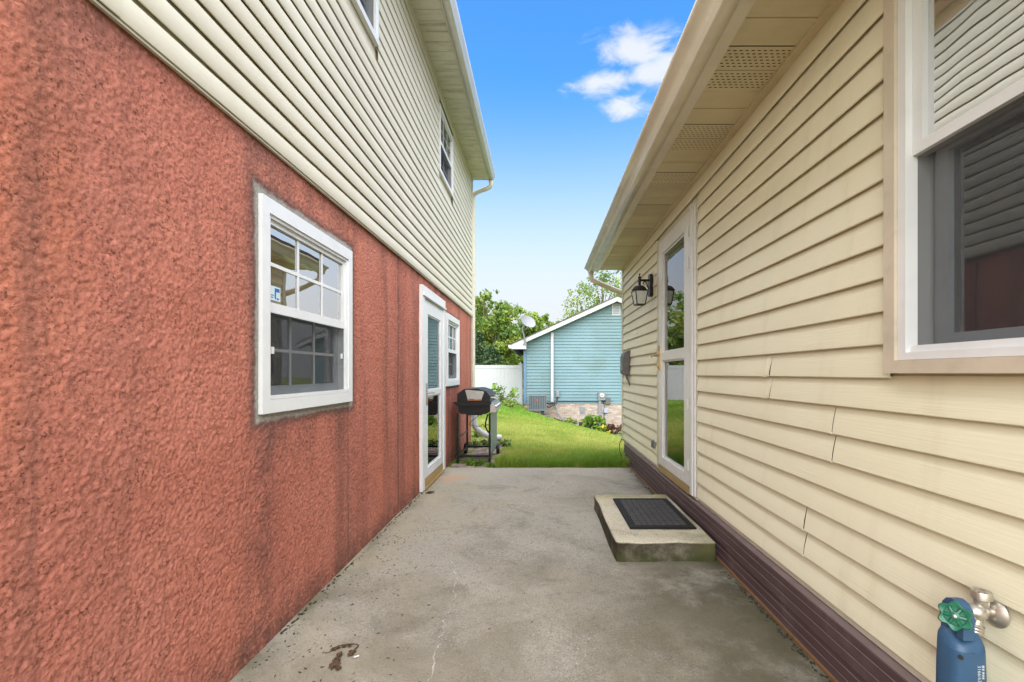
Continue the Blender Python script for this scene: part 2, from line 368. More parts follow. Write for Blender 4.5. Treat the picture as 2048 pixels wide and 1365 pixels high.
def make_bark():
    m = M('bark'); n = m.noise(1, 6, .65, m.co(14, 14, 2.5)); return m.bsdf(m.mix(n, (.045, .032, .022), (.15, .12, .09)), .9, m.bump(n, .8, .03), spec=.15)
def make_brick():
    m = M('pale_brick'); r = m.orand(); c = m.mix(r, (.36, .29, .235), (.56, .48, .41)); c = m.mix(m.ramp(r, .78, .95), c, (.40, .27, .21))
    c = m.mix(m.math('MULTIPLY', m.ramp(m.x(), .9, -.3), .55), c, (.30, .17, .085))
    c = m.mix(m.ramp(m.noise(14, 5), .45, .75, 0., .5), c, (.20, .165, .13)); return m.bsdf(c, .9, m.bump(m.noise(50, 4), .5, .01), spec=.15)
def make_paver():
    m = M('paver_stone'); r = m.orand(); c = m.mix(r, (.20, .155, .125), (.34, .28, .235)); c = m.mix(m.ramp(m.noise(16, 5), .4, .7, 0., .6), c, (.12, .10, .075))
    return m.bsdf(c, .92, m.bump(m.noise(70, 4), .5, .006), spec=.15)
def make_soffit(name, base, grime, amt, ry):
    m = M(name); c = m.mix(m.ramp(m.noise(2.5, 4), .3, .7), tuple(v*.9 for v in base), base)
    g = m.noise(1, 6, .66, m.co(3.2, ry, 1), w=3); c = m.mix(m.math('MULTIPLY', m.ramp(g, .46, .74), amt), c, grime)
    return m.bsdf(c, .5, m.bump(m.noise(1, 4, .6, m.co(2, 160, 1)), .08, .003), spec=.4)
def make_skirt():
    m = M('brown_skirt'); n = m.noise(1, 6, .62, m.co(8, 3, 60)); c = m.mix(n, (.056, .034, .035), (.096, .060, .060)); c = m.mix(m.math('MULTIPLY', m.ramp(m.noise(5, 6, .66, w=4), .52, .78), .5), c, (.155, .115, .10))
    sp = m.ramp(m.vor(30), .0, .05, 1., 0.); c = m.mix(m.math('MULTIPLY', sp, .55), c, (.36, .31, .26))
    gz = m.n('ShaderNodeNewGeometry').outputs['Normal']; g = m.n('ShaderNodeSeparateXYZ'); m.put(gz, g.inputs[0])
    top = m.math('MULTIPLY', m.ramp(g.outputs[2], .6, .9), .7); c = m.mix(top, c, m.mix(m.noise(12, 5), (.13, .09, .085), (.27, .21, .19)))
    return m.bsdf(c, .55, m.bump(n, .2, .004), spec=.35)
def make_blue_siding():
    m = M('blue_siding'); c = m.mix(m.ramp(m.noise(.8, 4), .3, .7), (.120, .200, .222), (.142, .230, .252)); c = m.mix(m.math('MULTIPLY', m.orand(), .2), c, (.11, .185, .205))
    g = m.noise(.62, 6, .62, m.co(1, 1, 1.2), w=3); c = m.mix(m.math('MULTIPLY', m.ramp(g, .42, .70), .62), c, (.098, .150, .138))
    return m.bsdf(c, .6, spec=.3)
def make_mat_rubber():
    m = M('mat_rubber'); c = m.mix(m.noise(40, 4), (.010, .009, .009), (.024, .022, .021)); return m.bsdf(c, .62, m.bump(m.noise(260, 2), .4, .002), spec=.15)
def make_shingle():
    m = M('shingles'); c = m.mix(m.noise(60, 4), (.045, .04, .036), (.13, .115, .10)); return m.bsdf(c, .95, m.bump(m.noise(90, 3), .5, .005), spec=.1)

MAT = dict(
    stucco=make_stucco(),
    cream=vinyl('cream_siding', (.615, .570, .445), (.575, .525, .40), .12, .16, .03, (.42, .38, .22)),
    yellow=vinyl('yellow_siding', (.755, .715, .535), (.715, .67, .485), .30, .16, .05, (.36, .29, .16)),
    creamtrim=plain('cream_trim', (.57, .54, .43), .45, dirt=.15), fencew=plain('fence_vinyl', (.40, .41, .415), .4, dirt=.1, var=.05, scale=3), tan=plain('tan_trim', (.57, .49, .375), .45, dirt=.2, scale=5),
    tanmetal=plain('cream_metal', (.66, .60, .49), .24, dirt=.12, scale=4), white=plain('white_vinyl', (.67, .675, .67), .38, dirt=.08, var=.05, scale=5),
    whitem=plain('white_metal', (.66, .66, .64), .33, dirt=.15, var=.06, scale=5),
    greymetal=plain('weathered_gutter', (.56, .545, .47), .4, dirt=.45, scale=6, dirtcol=(.17, .15, .11)),
    soffl=make_soffit('grimy_soffit', (.60, .585, .50), (.20, .19, .13), .75, 15), soffr=make_soffit('cream_soffit', (.60, .525, .345), (.40, .33, .19), .35, 5),
    dark=plain('dark_gap', (.02, .018, .015), .9), interior=plain('room_paint', (.20, .19, .18), .8), blind=plain('blind_slats', (.62, .70, .72), .5),
    glass=make_glass('window_glass', 3.6), coated=make_glass('coated_glass', 12.0), glassd=make_glass('door_glass', 2.5, (.66, .70, .69)), screen=make_screen(),
    sashgrey=plain('sash_grey', (.52, .56, .58), .4, dirt=.15),
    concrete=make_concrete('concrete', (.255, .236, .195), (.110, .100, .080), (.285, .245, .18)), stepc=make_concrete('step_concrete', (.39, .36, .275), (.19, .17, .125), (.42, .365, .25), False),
    crack=plain('crack_filler', (.39, .37, .315), .9, var=.45, scale=30), ground=make_ground(), grass=make_grass(), bark=make_bark(), brick=make_brick(), paver=make_paver(),
    mortar=plain('mortar', (.40, .36, .30), .95, scale=20), sand=plain('joint_soil', (.085, .075, .05), .95, scale=30), mulch=plain('mulch', (.035, .024, .017), .95, var=.5, scale=25, bump=.8),
    skirt=make_skirt(), rot=plain('rotten_sill', (.17, .085, .03), .9, dirt=.6, scale=14, dirtcol=(.03, .035, .01)), blue=make_blue_siding(), bluetrim=plain('blue_trim', (.085, .165, .24), .5),
    rubber=make_mat_rubber(), shingle=make_shingle(), brass=plain('brass', (.58, .36, .10), .28, 1, dirt=.2), gold=plain('gold_aluminium', (.50, .345, .125), .35, .6, dirt=.15), chrome=plain('brushed_nickel', (.60, .56, .49), .38, .9, dirt=.25, scale=30),
    lampblack=plain('lamp_black', (.010, .008, .007), .4, dirt=.1, spec=.3), frost=plain('frosted_glass', (.52, .54, .50), .3), grillblack=plain('grill_black', (.006, .006, .0065), .36, dirt=.06, scale=12, spec=.3), grillgrey=plain('grill_grey', (.155, .205, .245), .38, .2), steel=plain('worn_steel', (.42, .41, .40), .3, .8, dirt=.35, scale=14), rust=plain('rust', (.32, .10, .03), .9, scale=30),
    acgrey=plain('condenser_grey', (.115, .135, .15), .45), acdark=plain('condenser_slots', (.025, .03, .033), .6), meter=plain('meter_grey', (.20, .215, .23), .45), meterd=plain('utility_box_grey', (.105, .098, .09), .5, dirt=.2), red=plain('red_badge', (.55, .04, .03), .4),
    bluep=plain('blue_plastic', (.030, .085, .165), .42, dirt=.06, var=.1, scale=14), green=plain('green_enamel', (.010, .135, .075), .3, dirt=.1, scale=25), ink=plain('pale_print', (.50, .58, .60), .5), sticker=plain('sticker_film', (.55, .68, .70), .35), inkblue=plain('sticker_blue', (.03, .10, .38), .4),
    dish=plain('dish_grey', (.17, .175, .18), .5), twig=plain('twig', (.085, .045, .018), .85, var=.5, scale=60), litter=plain('leaf_litter', (.065, .045, .025), .9, var=.5, scale=40), chip=plain('white_chip', (.75, .72, .68), .6), moss=plain('moss', (.032, .033, .012), .95, var=.5, scale=50, bump=.6),
    leafa=make_leaf('leaf_mid_green', (.065, .125, .022), (.145, .225, .040), (.29, .33, .06), tr=.45), leafb=make_leaf('leaf_yellow_green', (.085, .165, .024), (.19, .285, .045), (.38, .40, .065), tr=.45), leafc=make_leaf('needle_dark_green', (.018, .042, .016), (.040, .080, .028), (.085, .13, .045)), leafd=make_leaf('leaf_yellow', (.20, .20, .02), (.42, .36, .03), (.58, .47, .05)), leafe=make_leaf('leaf_russet', (.12, .05, .018), (.26, .11, .03), (.36, .18, .05)),
    leaff=make_leaf('weed_green', (.05, .12, .012), (.12, .23, .02), (.24, .34, .04)), leafg=make_leaf('leaf_dark_red', (.045, .018, .015), (.10, .04, .025), (.12, .10, .03)),
)
m = MAT

# ------------------------------------------------------------------ the ground
BX0, BRX = -.65, 3.09          # blue house: left corner and ridge (x); its gable stands at y = BY
BY = 18.5
def gz(x, y):
    x = np.asarray(x, float); y = np.asarray(y, float)
    t = np.clip((y-5.57)/12.2, 0, 2.2)**1.12
    s = .25+.32*(np.clip(x, -1.4, 4.6)+.65)
    bump = .05*np.sin(x*1.3+.5)*np.sin(y*.6)*np.clip((y-6)/3, 0, 1)
    return -t*s-.012*np.clip(y-5.57, 0, .4)/.4+bump*.5
def gzf(x, y): return float(gz(x, y))
def on_ground(px, py):          # a photo pixel (2048 px wide) on level ground
    Y = F*H/(py-747); return (px-1080)/F*Y, Y
xs = np.unique(np.concatenate([np.linspace(-400, -14, 14), np.arange(-14, 14.01, .35), np.linspace(14, 400, 14)]))
ys = np.unique(np.concatenate([np.linspace(-300, -4, 10), np.arange(-4, 5.5, .5), np.arange(5.5, 24.01, .3), np.linspace(24, 600, 22)]))
gx, gy = np.meshgrid(xs, ys, indexing='ij'); zz = np.where(gy < 5.5, -.06, gz(gx, gy))
inside = (gy < 5.56)
V = np.stack([gx, gy, zz-np.where(inside, .06, .0)], -1).reshape(-1, 3); ni, nj = gx.shape
idx = np.arange(ni*nj).reshape(ni, nj); Q = np.stack([idx[:-1, :-1], idx[1:, :-1], idx[1:, 1:], idx[:-1, 1:]], -1).reshape(-1, 4)
link('ground', raw_mesh('ground', V, Q, 4, smooth=True), m['ground'], kind='structure')

# concrete slab, one real sheet with uneven front edge, cracks filled pale
END = 5.575
sx = np.linspace(-1.30, 1.30, 60); sy = np.concatenate([np.linspace(-3, .8, 12)[:-1], np.linspace(.8, END, 110)])
gx, gy = np.meshgrid(sx, sy, indexing='ij'); zz = (vnoise(gx+9, gy+9, .55, 3)-.5)*.012+(vnoise(gx+9, gy+9, .16, 4)-.5)*.003
zz[:, -1] -= .006
V = np.stack([gx, gy, zz], -1).reshape(-1, 3); ni, nj = gx.shape; idx = np.arange(ni*nj).reshape(ni, nj)
Q = np.stack([idx[:-1, :-1], idx[1:, :-1], idx[1:, 1:], idx[:-1, 1:]], -1).reshape(-1, 4)
# front lip
lip = V.reshape(ni, nj, 3)[:, -1].copy(); lip[:, 2] = -.10; lip[:, 1] += .004; V = np.vstack([V, lip]); k0 = ni*nj
Q = np.vstack([Q, np.array([[idx[i, -1], idx[i+1, -1], k0+i+1, k0+i] for i in range(ni-1)])])
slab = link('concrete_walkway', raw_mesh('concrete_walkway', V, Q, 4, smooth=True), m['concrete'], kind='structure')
def slab_z(x, y): return float((vnoise(np.array(x+9.), np.array(y+9.), .55, 3)-.5)*.012+(vnoise(np.array(x+9.), np.array(y+9.), .16, 4)-.5)*.003)
def crack(pix, w):
    P = [Vector((*on_ground(*p), 0)) for p in pix]; P = smooth_path(P, 9); bm = BM(); prev = None
    for i, p in enumerate(P):
        t = (P[min(i+1, len(P)-1)]-P[max(i-1, 0)]).normalized(); nrm = Vector((-t.y, t.x, 0))
        p = p+nrm*random.uniform(-.012, .012); ww = w*random.uniform(.25, 1.15)*(.35 if i in (0, len(P)-1) else 1)
        z = slab_z(p.x, p.y)+.0022
        a, b = bm.verts.new((p.x-nrm.x*ww, p.y-nrm.y*ww, z)), bm.verts.new((p.x+nrm.x*ww, p.y+nrm.y*ww, z))
        if prev: bm.faces.new((prev[0], a, b, prev[1]))
        prev = (a, b)
    obj('crack', bm, m['crack'], slab)
crack([(1118, 950), (1105, 968), (1083, 985), (1050, 1008), (1015, 1026)], .0065)
crack([(1012, 1028), (960, 1058), (925, 1075), (890, 1092)], .003)
crack([(890, 1092), (905, 1120), (912, 1150), (908, 1190), (892, 1235)], .0036)
crack([(890, 1240), (880, 1280), (872, 1310), (862, 1365)], .0034)
crack([(745, 1083), (800, 1087), (860, 1092), (888, 1093)], .0022)

# paver strip beside the far corner of the tall house
path = obj('paver_path', (lambda b: (box(b, -1.17, -.52, 5.585, 8.1, -.20, -.036), b)[1])(BM()), m['sand'], kind='structure')
pbm = BM(); box(pbm, -.098, .098, -.048, .048, -.03, .03); pav_me = to_mesh('paver', pbm, .006)
pav_me.materials.append(m['paver'])
for r in range(24):
    yy = 5.64+r*.104
    for k in range(4):
        xx = -1.17+.06+k*.204-(.102 if r % 2 else 0)
        if xx < -1.10 or xx > -.50-.03*math.sin(r*.9)-.002*r: continue
        link('paver', pav_me, None, path, at=(xx+random.uniform(-.004, .004), yy, -.036+random.uniform(-.005, .007)+gzf(xx, yy)*.6), rot=(rad(random.uniform(-2.5, 2.5)), rad(random.uniform(-2.5, 2.5)), rad(random.uniform(-2, 2))))

# ------------------------------------------------------------------ shared builders for the two houses
def frame_bm(nb, u0, u1, z0, z1, wl_, wr, wb, wt, n0, n1):
    """rectangular frame of four butted boards; nb(bm, n0, n1, u0, u1, z0, z1) places a box on the wall"""
    bm = BM()
    nb(bm, n0, n1, u0, u0+wl_, z0, z1); nb(bm, n0, n1, u1-wr, u1, z0, z1)
    nb(bm, n0, n1, u0+wl_, u1-wr, z0, z0+wb); nb(bm, n0, n1, u0+wl_, u1-wr, z1-wt, z1)
    return bm
def wallbox(wx, s):
    return lambda bm, n0, n1, u0, u1, z0, z1: box(bm, wx+s*n0, wx+s*n1, u0, u1, z0, z1)
def room(nb_x, s, u0, u1, z0, z1, parent, depth=.9):
    """the dark room behind a window: five inward faces"""
    bm = BM(); a, b = nb_x-s*.10, nb_x-s*depth; U0, U1, Z0, Z1 = u0-.25, u1+.25, z0-.2, z1+.2
    v = box(bm, a, b, U0, U1, Z0, Z1); bm.faces.ensure_lookup_table()
    f = [q for q in bm.faces if all(abs(w.co.x-a) < 1e-5 for w in q.verts)]
    bmesh.ops.delete(bm, geom=f, context='FACES'); obj('room', bm, m['interior'], parent)
def panes(nb, n0, n1, u0, u1, z0, z1, cols, rows, parent, mat, gap=0.0):
    for i in range(cols):
        for j in range(rows):
            bm = BM(); du, dz = (u1-u0)/cols, (z1-z0)/rows
            nb(bm, n0, n1, u0+i*du+gap, u0+(i+1)*du-gap, z0+j*dz+gap, z0+(j+1)*dz-gap); obj('pane', bm, mat, parent)
def muntins(nb, n0, n1, u0, u1, z0, z1, cols, rows, w, parent, mat):
    bm = BM()
    for i in range(1, cols): c = u0+(u1-u0)*i/cols; nb(bm, n0, n1, c-w/2, c+w/2, z0, z1)
    for j in range(1, rows):
        c = z0+(z1-z0)*j/rows; d = (u1-u0)/cols
        for i in range(cols): nb(bm, n0, n1-.0006, u0+i*d+(w/2 if i else 0), u0+(i+1)*d-(w/2 if i < cols-1 else 0), c-w/2, c+w/2)
    obj('muntin', bm, mat, parent)
def double_hung(root, wx, s, u0, u1, z0, z1, casing=.055, proud=.022, fr=.028, cols=3, rows=2, blinds=False, curtain=False, small=False, sill=True, label=None, upglass='glass', stile=None):
    nb = wallbox(wx, s); back = -.10
    win = obj('window', frame_bm(nb, u0, u1, z0, z1, casing, casing, casing*1.15, casing*1.25, -.02, proud), m['white'], root, .003, label=label)
    a0, a1, b0, b1 = u0+casing, u1-casing, z0+casing*1.15, z1-casing*1.25
    obj('frame', frame_bm(nb, a0, a1, b0, b1, fr, fr, fr*.8, fr*.8, back, .008), m['white'], win, .002)
    c0, c1, d0, d1 = a0+fr, a1-fr, b0+fr*.8, b1-fr*.8; mid = d0+(d1-d0)*.505; st = stile or (.020 if small else .026)
    obj('upper_sash', frame_bm(nb, c0+.001, c1-.001, mid-.024, d1-.001, st, st, .044, st, -.035, -.004), m['white'], win, .002)
    panes(nb, -.021, -.018, c0+st, c1-st, mid+.020, d1-st, cols, rows, win, m[upglass]); muntins(nb, -.017, -.012, c0+st, c1-st, mid+.020, d1-st, cols, rows, .010 if small else .016, win, m['sashgrey' if small else 'white'])
    obj('lower_sash', frame_bm(nb, c0+.001, c1-.001, d0+.001, mid+.018, st+.014, st+.014, .040, .036, -.075, -.042), m['sashgrey'], win, .002)
    panes(nb, -.061, -.058, c0+st+.014, c1-st-.014, d0+.04, mid-.018, cols, rows, win, m['glass']); muntins(nb, -.057, -.052, c0+st+.014, c1-st-.014, d0+.04, mid-.018, cols, rows, .014, win, m['white'])
    bm = BM(); nb(bm, -.0085, -.0078, c0+.002, c1-.002, d0+.002, mid-.026); obj('screen', bm, m['screen'], win)
    if sill:
        bm = BM(); nb(bm, .009, .016, a0+.004, a1-.004, b0+.001, b0+.018); obj('sill', bm, m['white'], win, .002)
    if blinds:
        bm = BM(); k = int((d1-d0)/.026)
        for i in range(k): nb(bm, -.105, -.085, c0, c1, d0+i*.026, d0+i*.026+.017)
        obj('blind', bm, m['blind'], win, kind='stuff')
    if curtain:
        bm = BM(); nb(bm, -.13, -.12, c0, c1, d0, mid-.05); obj('curtain', bm, m['white'], win)
    room(wx, s, u0, u1, z0, z1, win)
    return win
def wavy(seed, amp, ks=(1.1, 2.7, 6.1)):
    r = random.Random(seed); ph = [r.uniform(0, 6.28) for _ in ks]
    return lambda a: amp*sum(math.sin(k*a+p)/(i+1) for i, (k, p) in enumerate(zip(ks, ph)))

# ------------------------------------------------------------------ the tall house on the left
LX = -1.16; LY0, LY1 = -.7, 7.66; LZ = 2.115
LH = thing('house', 'tall house with red stucco lower storey and cream lapped siding above', 'house', (LX, 2.3, 0))
openings = [(1.885, 2.771, .985, 1.888), (4.40, 5.42, -.2, 1.99), (5.592, 6.430, .997, 1.886)]
def stucco_sheet():
    yv = [np.linspace(LY0, .8, 24)[:-1], np.arange(.8, 2.3, .0042), np.arange(2.3, 4.6, .0075), np.arange(4.6, LY1, .012), [LY1]]
    yv = np.concatenate(yv); zv = np.concatenate([np.arange(-.12, 2.14, .0050)])
    gy, gz_ = np.meshgrid(yv, zv, indexing='ij')
    n = (vnoise(gy+5, gz_, .0195, 1)-.5)*.0009+(vnoise(gy+5, gz_, .0098, 2)-.5)*.0028+(vnoise(gy+5, gz_, .0055, 5)-.5)*.0036+(vnoise(gy+5, gz_, .5, 6)-.5)*.010
    r = np.abs(vnoise(gy+9, gz_, .017, 8)-.5)*2; n -= .0012*np.clip(1-r*3.2, 0, 1)       # creases between the blobs
    n -= .016*np.clip(1-np.abs(gy-3.73)/.010, 0, 1)**.5                                   # control joint
    n -= .006*np.clip(1-np.abs(gy-2.756)/.008, 0, 1)*(gz_ < .98)
    for (y0, y1, z0, z1) in openings:                                                     # flat cement next to the windows
        d = np.maximum(np.abs(gy-(y0+y1)/2)-(y1-y0)/2, np.abs(gz_-(z0+z1)/2)-(z1-z0)/2); n *= np.clip((d-.012)/.03, .35, 1)
        n += -.004*np.clip(1-(d-.0)/.035, 0, 1)
    V = np.stack([LX+n, gy, gz_], -1).reshape(-1, 3); a, b = gy.shape; idx = np.arange(a*b).reshape(a, b)
    keep = np.ones((a-1, b-1), bool); cy, cz = (yv[:-1]+yv[1:])/2, (zv[:-1]+zv[1:])/2
    for (y0, y1, z0, z1) in openings: keep &= ~((cy[:, None] > y0+.012) & (cy[:, None] < y1-.012) & (cz[None] > z0+.012) & (cz[None] < z1-.012))
    Q = np.stack([idx[:-1, :-1], idx[1:, :-1], idx[1:, 1:], idx[:-1, 1:]], -1)[keep]
    return raw_mesh('stucco_wall', V, Q.reshape(-1, 4), 4, smooth=True)
link('stucco_wall', stucco_sheet(), m['stucco'], LH)
bm = BM(); box(bm, -8.2, LX-.13, LY1-.12, LY1-.002, -.3, 4.38); box(bm, -8.2, -8.1, LY0, LY1-.125, -.3, 4.38); obj('rear_wall', bm, m['cream'], LH)
bm = BM(); box(bm, LX-.128, LX-.006, LY1-.1, LY1-.001, -.3, LZ+.02); obj('corner_return', bm, m['stucco'], LH)
bm = BM(); box(bm, -8.2, LX-.131, LY0, LY0+.10, -.3, 4.38); obj('front_wall', bm, m['cream'], LH)
for y_ in (LY0+.02, LY1-.10):
    bm = BM(); prism(bm, [(-8.15, 4.385), (LX-.01, 4.385), (-4.7, 6.39)], 'y', y_, y_+.08); obj('gable', bm, m['cream'], LH)
# upper storey: sheathing with the boards on it
UP = [(2.44, 3.19, 3.44, 4.20), (5.15, 5.93, 3.44, 4.205)]
bm = BM(); cuts_y = [LY0]+[v for w in UP for v in (w[0]+.01, w[1]-.01)]+[LY1]
for i in range(len(cuts_y)-1):
    if i % 2 == 0: box(bm, LX-.09, LX-.003, cuts_y[i], cuts_y[i+1], LZ+.012, 4.39)
    else: box(bm, LX-.09, LX-.003, cuts_y[i], cuts_y[i+1], LZ+.012, UP[0][2]+.01); box(bm, LX-.09, LX-.003, cuts_y[i], cuts_y[i+1], UP[0][3]-.01, 4.39)
lsid = obj('siding', bm, m['cream'], LH)
CH = .0945
def dutch(z0, y0, y1, seed, name='plank', zlo=0., zhi=9.):
    h = CH; w = wavy(seed, .0009)
    pts = [(.0175, z0), (.022, z0), (.0235, z0+.003), (.0225, z0+h*.76), (.0195, z0+h*.82), (.013, z0+h*.90), (.0075, z0+h*.97), (.0055, z0+h+.009), (.0040, z0+h+.009), (.0060, z0+h*.965), (.0115, z0+h*.885), (.0178, z0+h*.80), (.0208, z0+h*.74), (.0215, z0+.005), (.0175, z0+.0035)]
    pts = [(LX+a, min(max(b, zlo), zhi)) for a, b in pts]; bm = BM()
    prism(bm, pts, 'y', y0, y1, cuts=max(2, int((y1-y0)/.35)), wob=lambda a, j: (w(a) if not 6 < j < 9 else 0, w(a+3)*.8)); obj(name, bm, m['cream'], lsid, smooth=35)
k = 0
while LZ+k*CH < 4.30:
    z0 = LZ+k*CH; spans = [(LY0, LY1-.045)]
    for (a, b, c, d) in UP:
        if z0+CH > c-.01 and z0 < d+.02:
            spans = [q for (p0, p1) in spans for q in (((p0, a-.012), (b+.012, p1)) if p0 < a < p1 else ((p0, p1),))]
    rr = random.Random(k//2); cut = {0: 1.235}.get(k, rr.uniform(-.5, .8) if k % 4 < 2 else rr.uniform(3.4, 4.4))
    for (p0, p1) in spans:
        if p0+.4 < cut < p1-.4: dutch(z0, p0, cut-.0015, k); dutch(z0-.0016, cut+.0005, p1, k+50)
        else: dutch(z0, p0, p1, k)
    k += 1
boxm('starter_strip', (LX+.004, LX+.016, LY0, LY1-.046, LZ-.010, LZ-.002), m['creamtrim'], LH, .001)
boxm('frieze', (LX+.001, LX+.028, LY0, LY1-.046, 4.335, 4.388), m['creamtrim'], LH, .002)
boxm('corner_post', (LX-.05, LX+.032, LY1-.045, LY1+.02, LZ-.012, 4.386), m['creamtrim'], LH, .004)
# eave
soff = boxm('soffit', (LX-.02, -.868, LY0, LY1+.03, 4.412, 4.42), m['dark'], LH, 0)
y = -1.0
while y < LY1-.02:
    y1 = min(y+.1325, LY1+.028); bm = BM(); zz = 4.392+random.uniform(-.0012, .0012)
    prism(bm, [(y+.0022, zz+.012), (y+.0022, zz+.002), (y+.006, zz), (y1-.006, zz), (y1-.0022, zz+.002), (y1-.0022, zz+.012)], 'x', LX+.03, -.872); obj('panel', bm, m['soffl'], soff); y += .133
boxm('soffit_channel', (LX+.003, LX+.034, LY0, LY1+.025, 4.3885, 4.406), m['greymetal'], LH, .002)
bm = BM(); prism(bm, [(-.868, 4.52), (-.868, 4.386), (-.853, 4.383), (-.853, 4.52)], 'y', LY0, LY1+.032); obj('fascia', bm, m['greymetal'], LH, .001)
LGY = 7.84
bm = BM(); prism(bm, [(-.851, 4.505), (-.851, 4.392), (-.788, 4.392), (-.783, 4.402), (-.779, 4.43), (-.766, 4.455), (-.757, 4.475), (-.755, 4.503), (-.760, 4.509), (-.766, 4.503)], 'y', LY0, LGY-.15, closed=False)
prism(bm, [(-.851, 4.505), (-.851, 4.392), (-.788, 4.392), (-.779, 4.43), (-.757, 4.475), (-.755, 4.503)], 'y', LGY-.152, LGY-.15); obj('gutter', bm, m['whitem'], LH, smooth=40, solid=.0015)
bm = BM(); prism(bm, [(-.775, 4.52), (-4.7, 6.40), (-4.7, 6.44), (-.77, 4.555)], 'y', LY0-.3, LY1+.03); prism(bm, [(-4.705, 6.40), (-8.6, 4.52), (-8.6, 4.56), (-4.705, 6.44)], 'y', LY0-.3, LY1+.03); obj('roof', bm, m['shingle'], LH)
bm = BM(); DSX, DSY = LX+.022, LY1+.075
tube(bm, smooth_path([(-.82, LY1-.01, 4.392), (-.82, LY1-.01, 4.345), (-.835, LY1, 4.30), (-.90, LY1+.02, 4.265), (-1.02, LY1+.05, 4.235), (-1.10, DSY-.01, 4.20), (DSX, DSY, 4.13), (DSX, DSY, 4.0)], 5)+[Vector((DSX, DSY, z)) for z in (3, 2, 1, .62)], .036, 10); obj('downspout', bm, m['creamtrim'], LH, smooth=50)
bm = BM(); tube(bm, [(DSX+.02, DSY, .66)]+smooth_path([(DSX+.02, DSY, .40), (DSX+.03, DSY, .27), (DSX+.09, DSY+.02, .175), (DSX+.20, DSY+.08, .10), (DSX+.34, DSY+.14, .045), (DSX+.45, DSY+.2, .03)], 6), .052, 14); obj('drain_pipe', bm, m['fencew'], LH, smooth=50)
for (a, b, c, d), lb in zip(UP, ('white upper storey window cut by the picture edge', 'white upper storey window with a pale curtain below')):
    double_hung(LH, LX+.02, 1, a, b, c, d, casing=.030, proud=.012, fr=.02, small=True, curtain=a > 4, sill=False, label=lb)
w1 = double_hung(LH, LX, 1, 1.878, 2.778, .98, 1.893, casing=.050, proud=.016, fr=.018, stile=.020, upglass='coated', label='large white window in a grey cement margin')
nb = wallbox(LX, 1)
bm = BM(); nb(bm, -.125, -.120, 1.97, 2.69, 1.44, 1.81); obj('bright_backing', bm, m['white'], w1)  # unseen white sheet added behind the upper panes to brighten them
bm = BM(); nb(bm, -.0172, -.0165, 1.975, 2.062, 1.472, 1.535); stk = obj('sticker', bm, m['sticker'], w1)
for q in ((2.018, 2.056, 1.512, 1.528), (2.018, 2.028, 1.478, 1.512), (2.034, 2.050, 1.478, 1.486), (1.98, 2.012, 1.492, 1.496), (1.98, 2.008, 1.482, 1.486)):
    bm = BM(); nb(bm, -.0163, -.0160, *q); obj('print', bm, m['inkblue'], w1)
for zz in (1.235,):
    for u in (1.972, 2.664): bm = BM(); nb(bm, -.0075, -.004, u, u+.022, zz, zz+.03); obj('latch', bm, m['whitem'], w1, .002)
double_hung(LH, LX, 1, 5.585, 6.437, .99, 1.893, casing=.058, proud=.025, blinds=True, label='small white window with closed blinds near the grill')
# storm door of the tall house
def casing_bm(nb, u0, u1, z0, z1, w, wt, n0, n1):
    bm = BM(); nb(bm, n0, n1, u0, u0+w, z0, z1); nb(bm, n0, n1, u1-w, u1, z0, z1); nb(bm, n0, n1, u0+w, u1-w, z1-wt, z1); return bm
door = obj('door', casing_bm(nb, 4.385, 5.44, .004, 2.008, .085, .105, -.03, .030), m['white'], LH, .004, label='white storm door with blinds behind its upper glass')
bm = BM(); nb(bm, .031, .045, 4.40, 5.425, 1.905, 1.925); nb(bm, -.08, .012, 4.471, 4.50, .01, 1.90); nb(bm, -.08, .012, 5.33, 5.354, .01, 1.90); nb(bm, -.08, .012, 4.501, 5.329, 1.87, 1.90); obj('jamb', bm, m['white'], door, .002)
A0, A1 = 4.503, 5.327
bm = BM(); nb(bm, -.012, .022, A0, A0+.115, .105, 1.866); nb(bm, -.012, .022, A1-.115, A1, .105, 1.866); nb(bm, -.012, .022, A0+.115, A1-.115, 1.752, 1.866); nb(bm, -.012, .022, A0+.115, A1-.115, .922, .975); nb(bm, -.012, .022, A0+.115, A1-.115, .105, .195); obj('door_leaf', bm, m['white'], door, .004)
for (z0, z1) in ((.975, 1.752), (.195, .922)):
    bm = BM(); nb(bm, .003, .006, A0+.115, A1-.115, z0, z1); obj('pane', bm, m['glassd'], door)
    obj('bead', frame_bm(nb, A0+.116, A1-.116, z0+.001, z1-.001, .014, .014, .014, .014, -.006, .013), m['whitem'], door, .002)
bm = BM(); nb(bm, -.01, .024, A0, A1, .028, .100); obj('kick_plate', bm, m['gold'], door, .002)
bm = BM()
for i in range(29): nb(bm, -.050, -.036, A0+.07, A1-.07, .99+i*.026, .99+i*.026+.019)
obj('blind', bm, m['blind'], door, kind='stuff')
bm = BM(); nb(bm, -.10, -.06, A0, A1, .03, 1.86); obj('inner_door', bm, plain('inner_door_red', (.20, .05, .045), .5), door)
bm = BM(); nb(bm, .023, .031, A0+.035, A0+.070, .83, 1.05); tube(bm, [(LX+.03, A0+.052, .955), (LX+.07, A0+.052, .955)], .009, 8); tube(bm, [(LX+.07, A0+.045, .955), (LX+.072, A0+.16, .952)], .009, 8); obj('handle', bm, m['steel'], door, .0015)
bm = BM(); nb(bm, -.03, .045, 4.475, 5.35, .006, .026); obj('threshold', bm, m['gold'], door, .003)

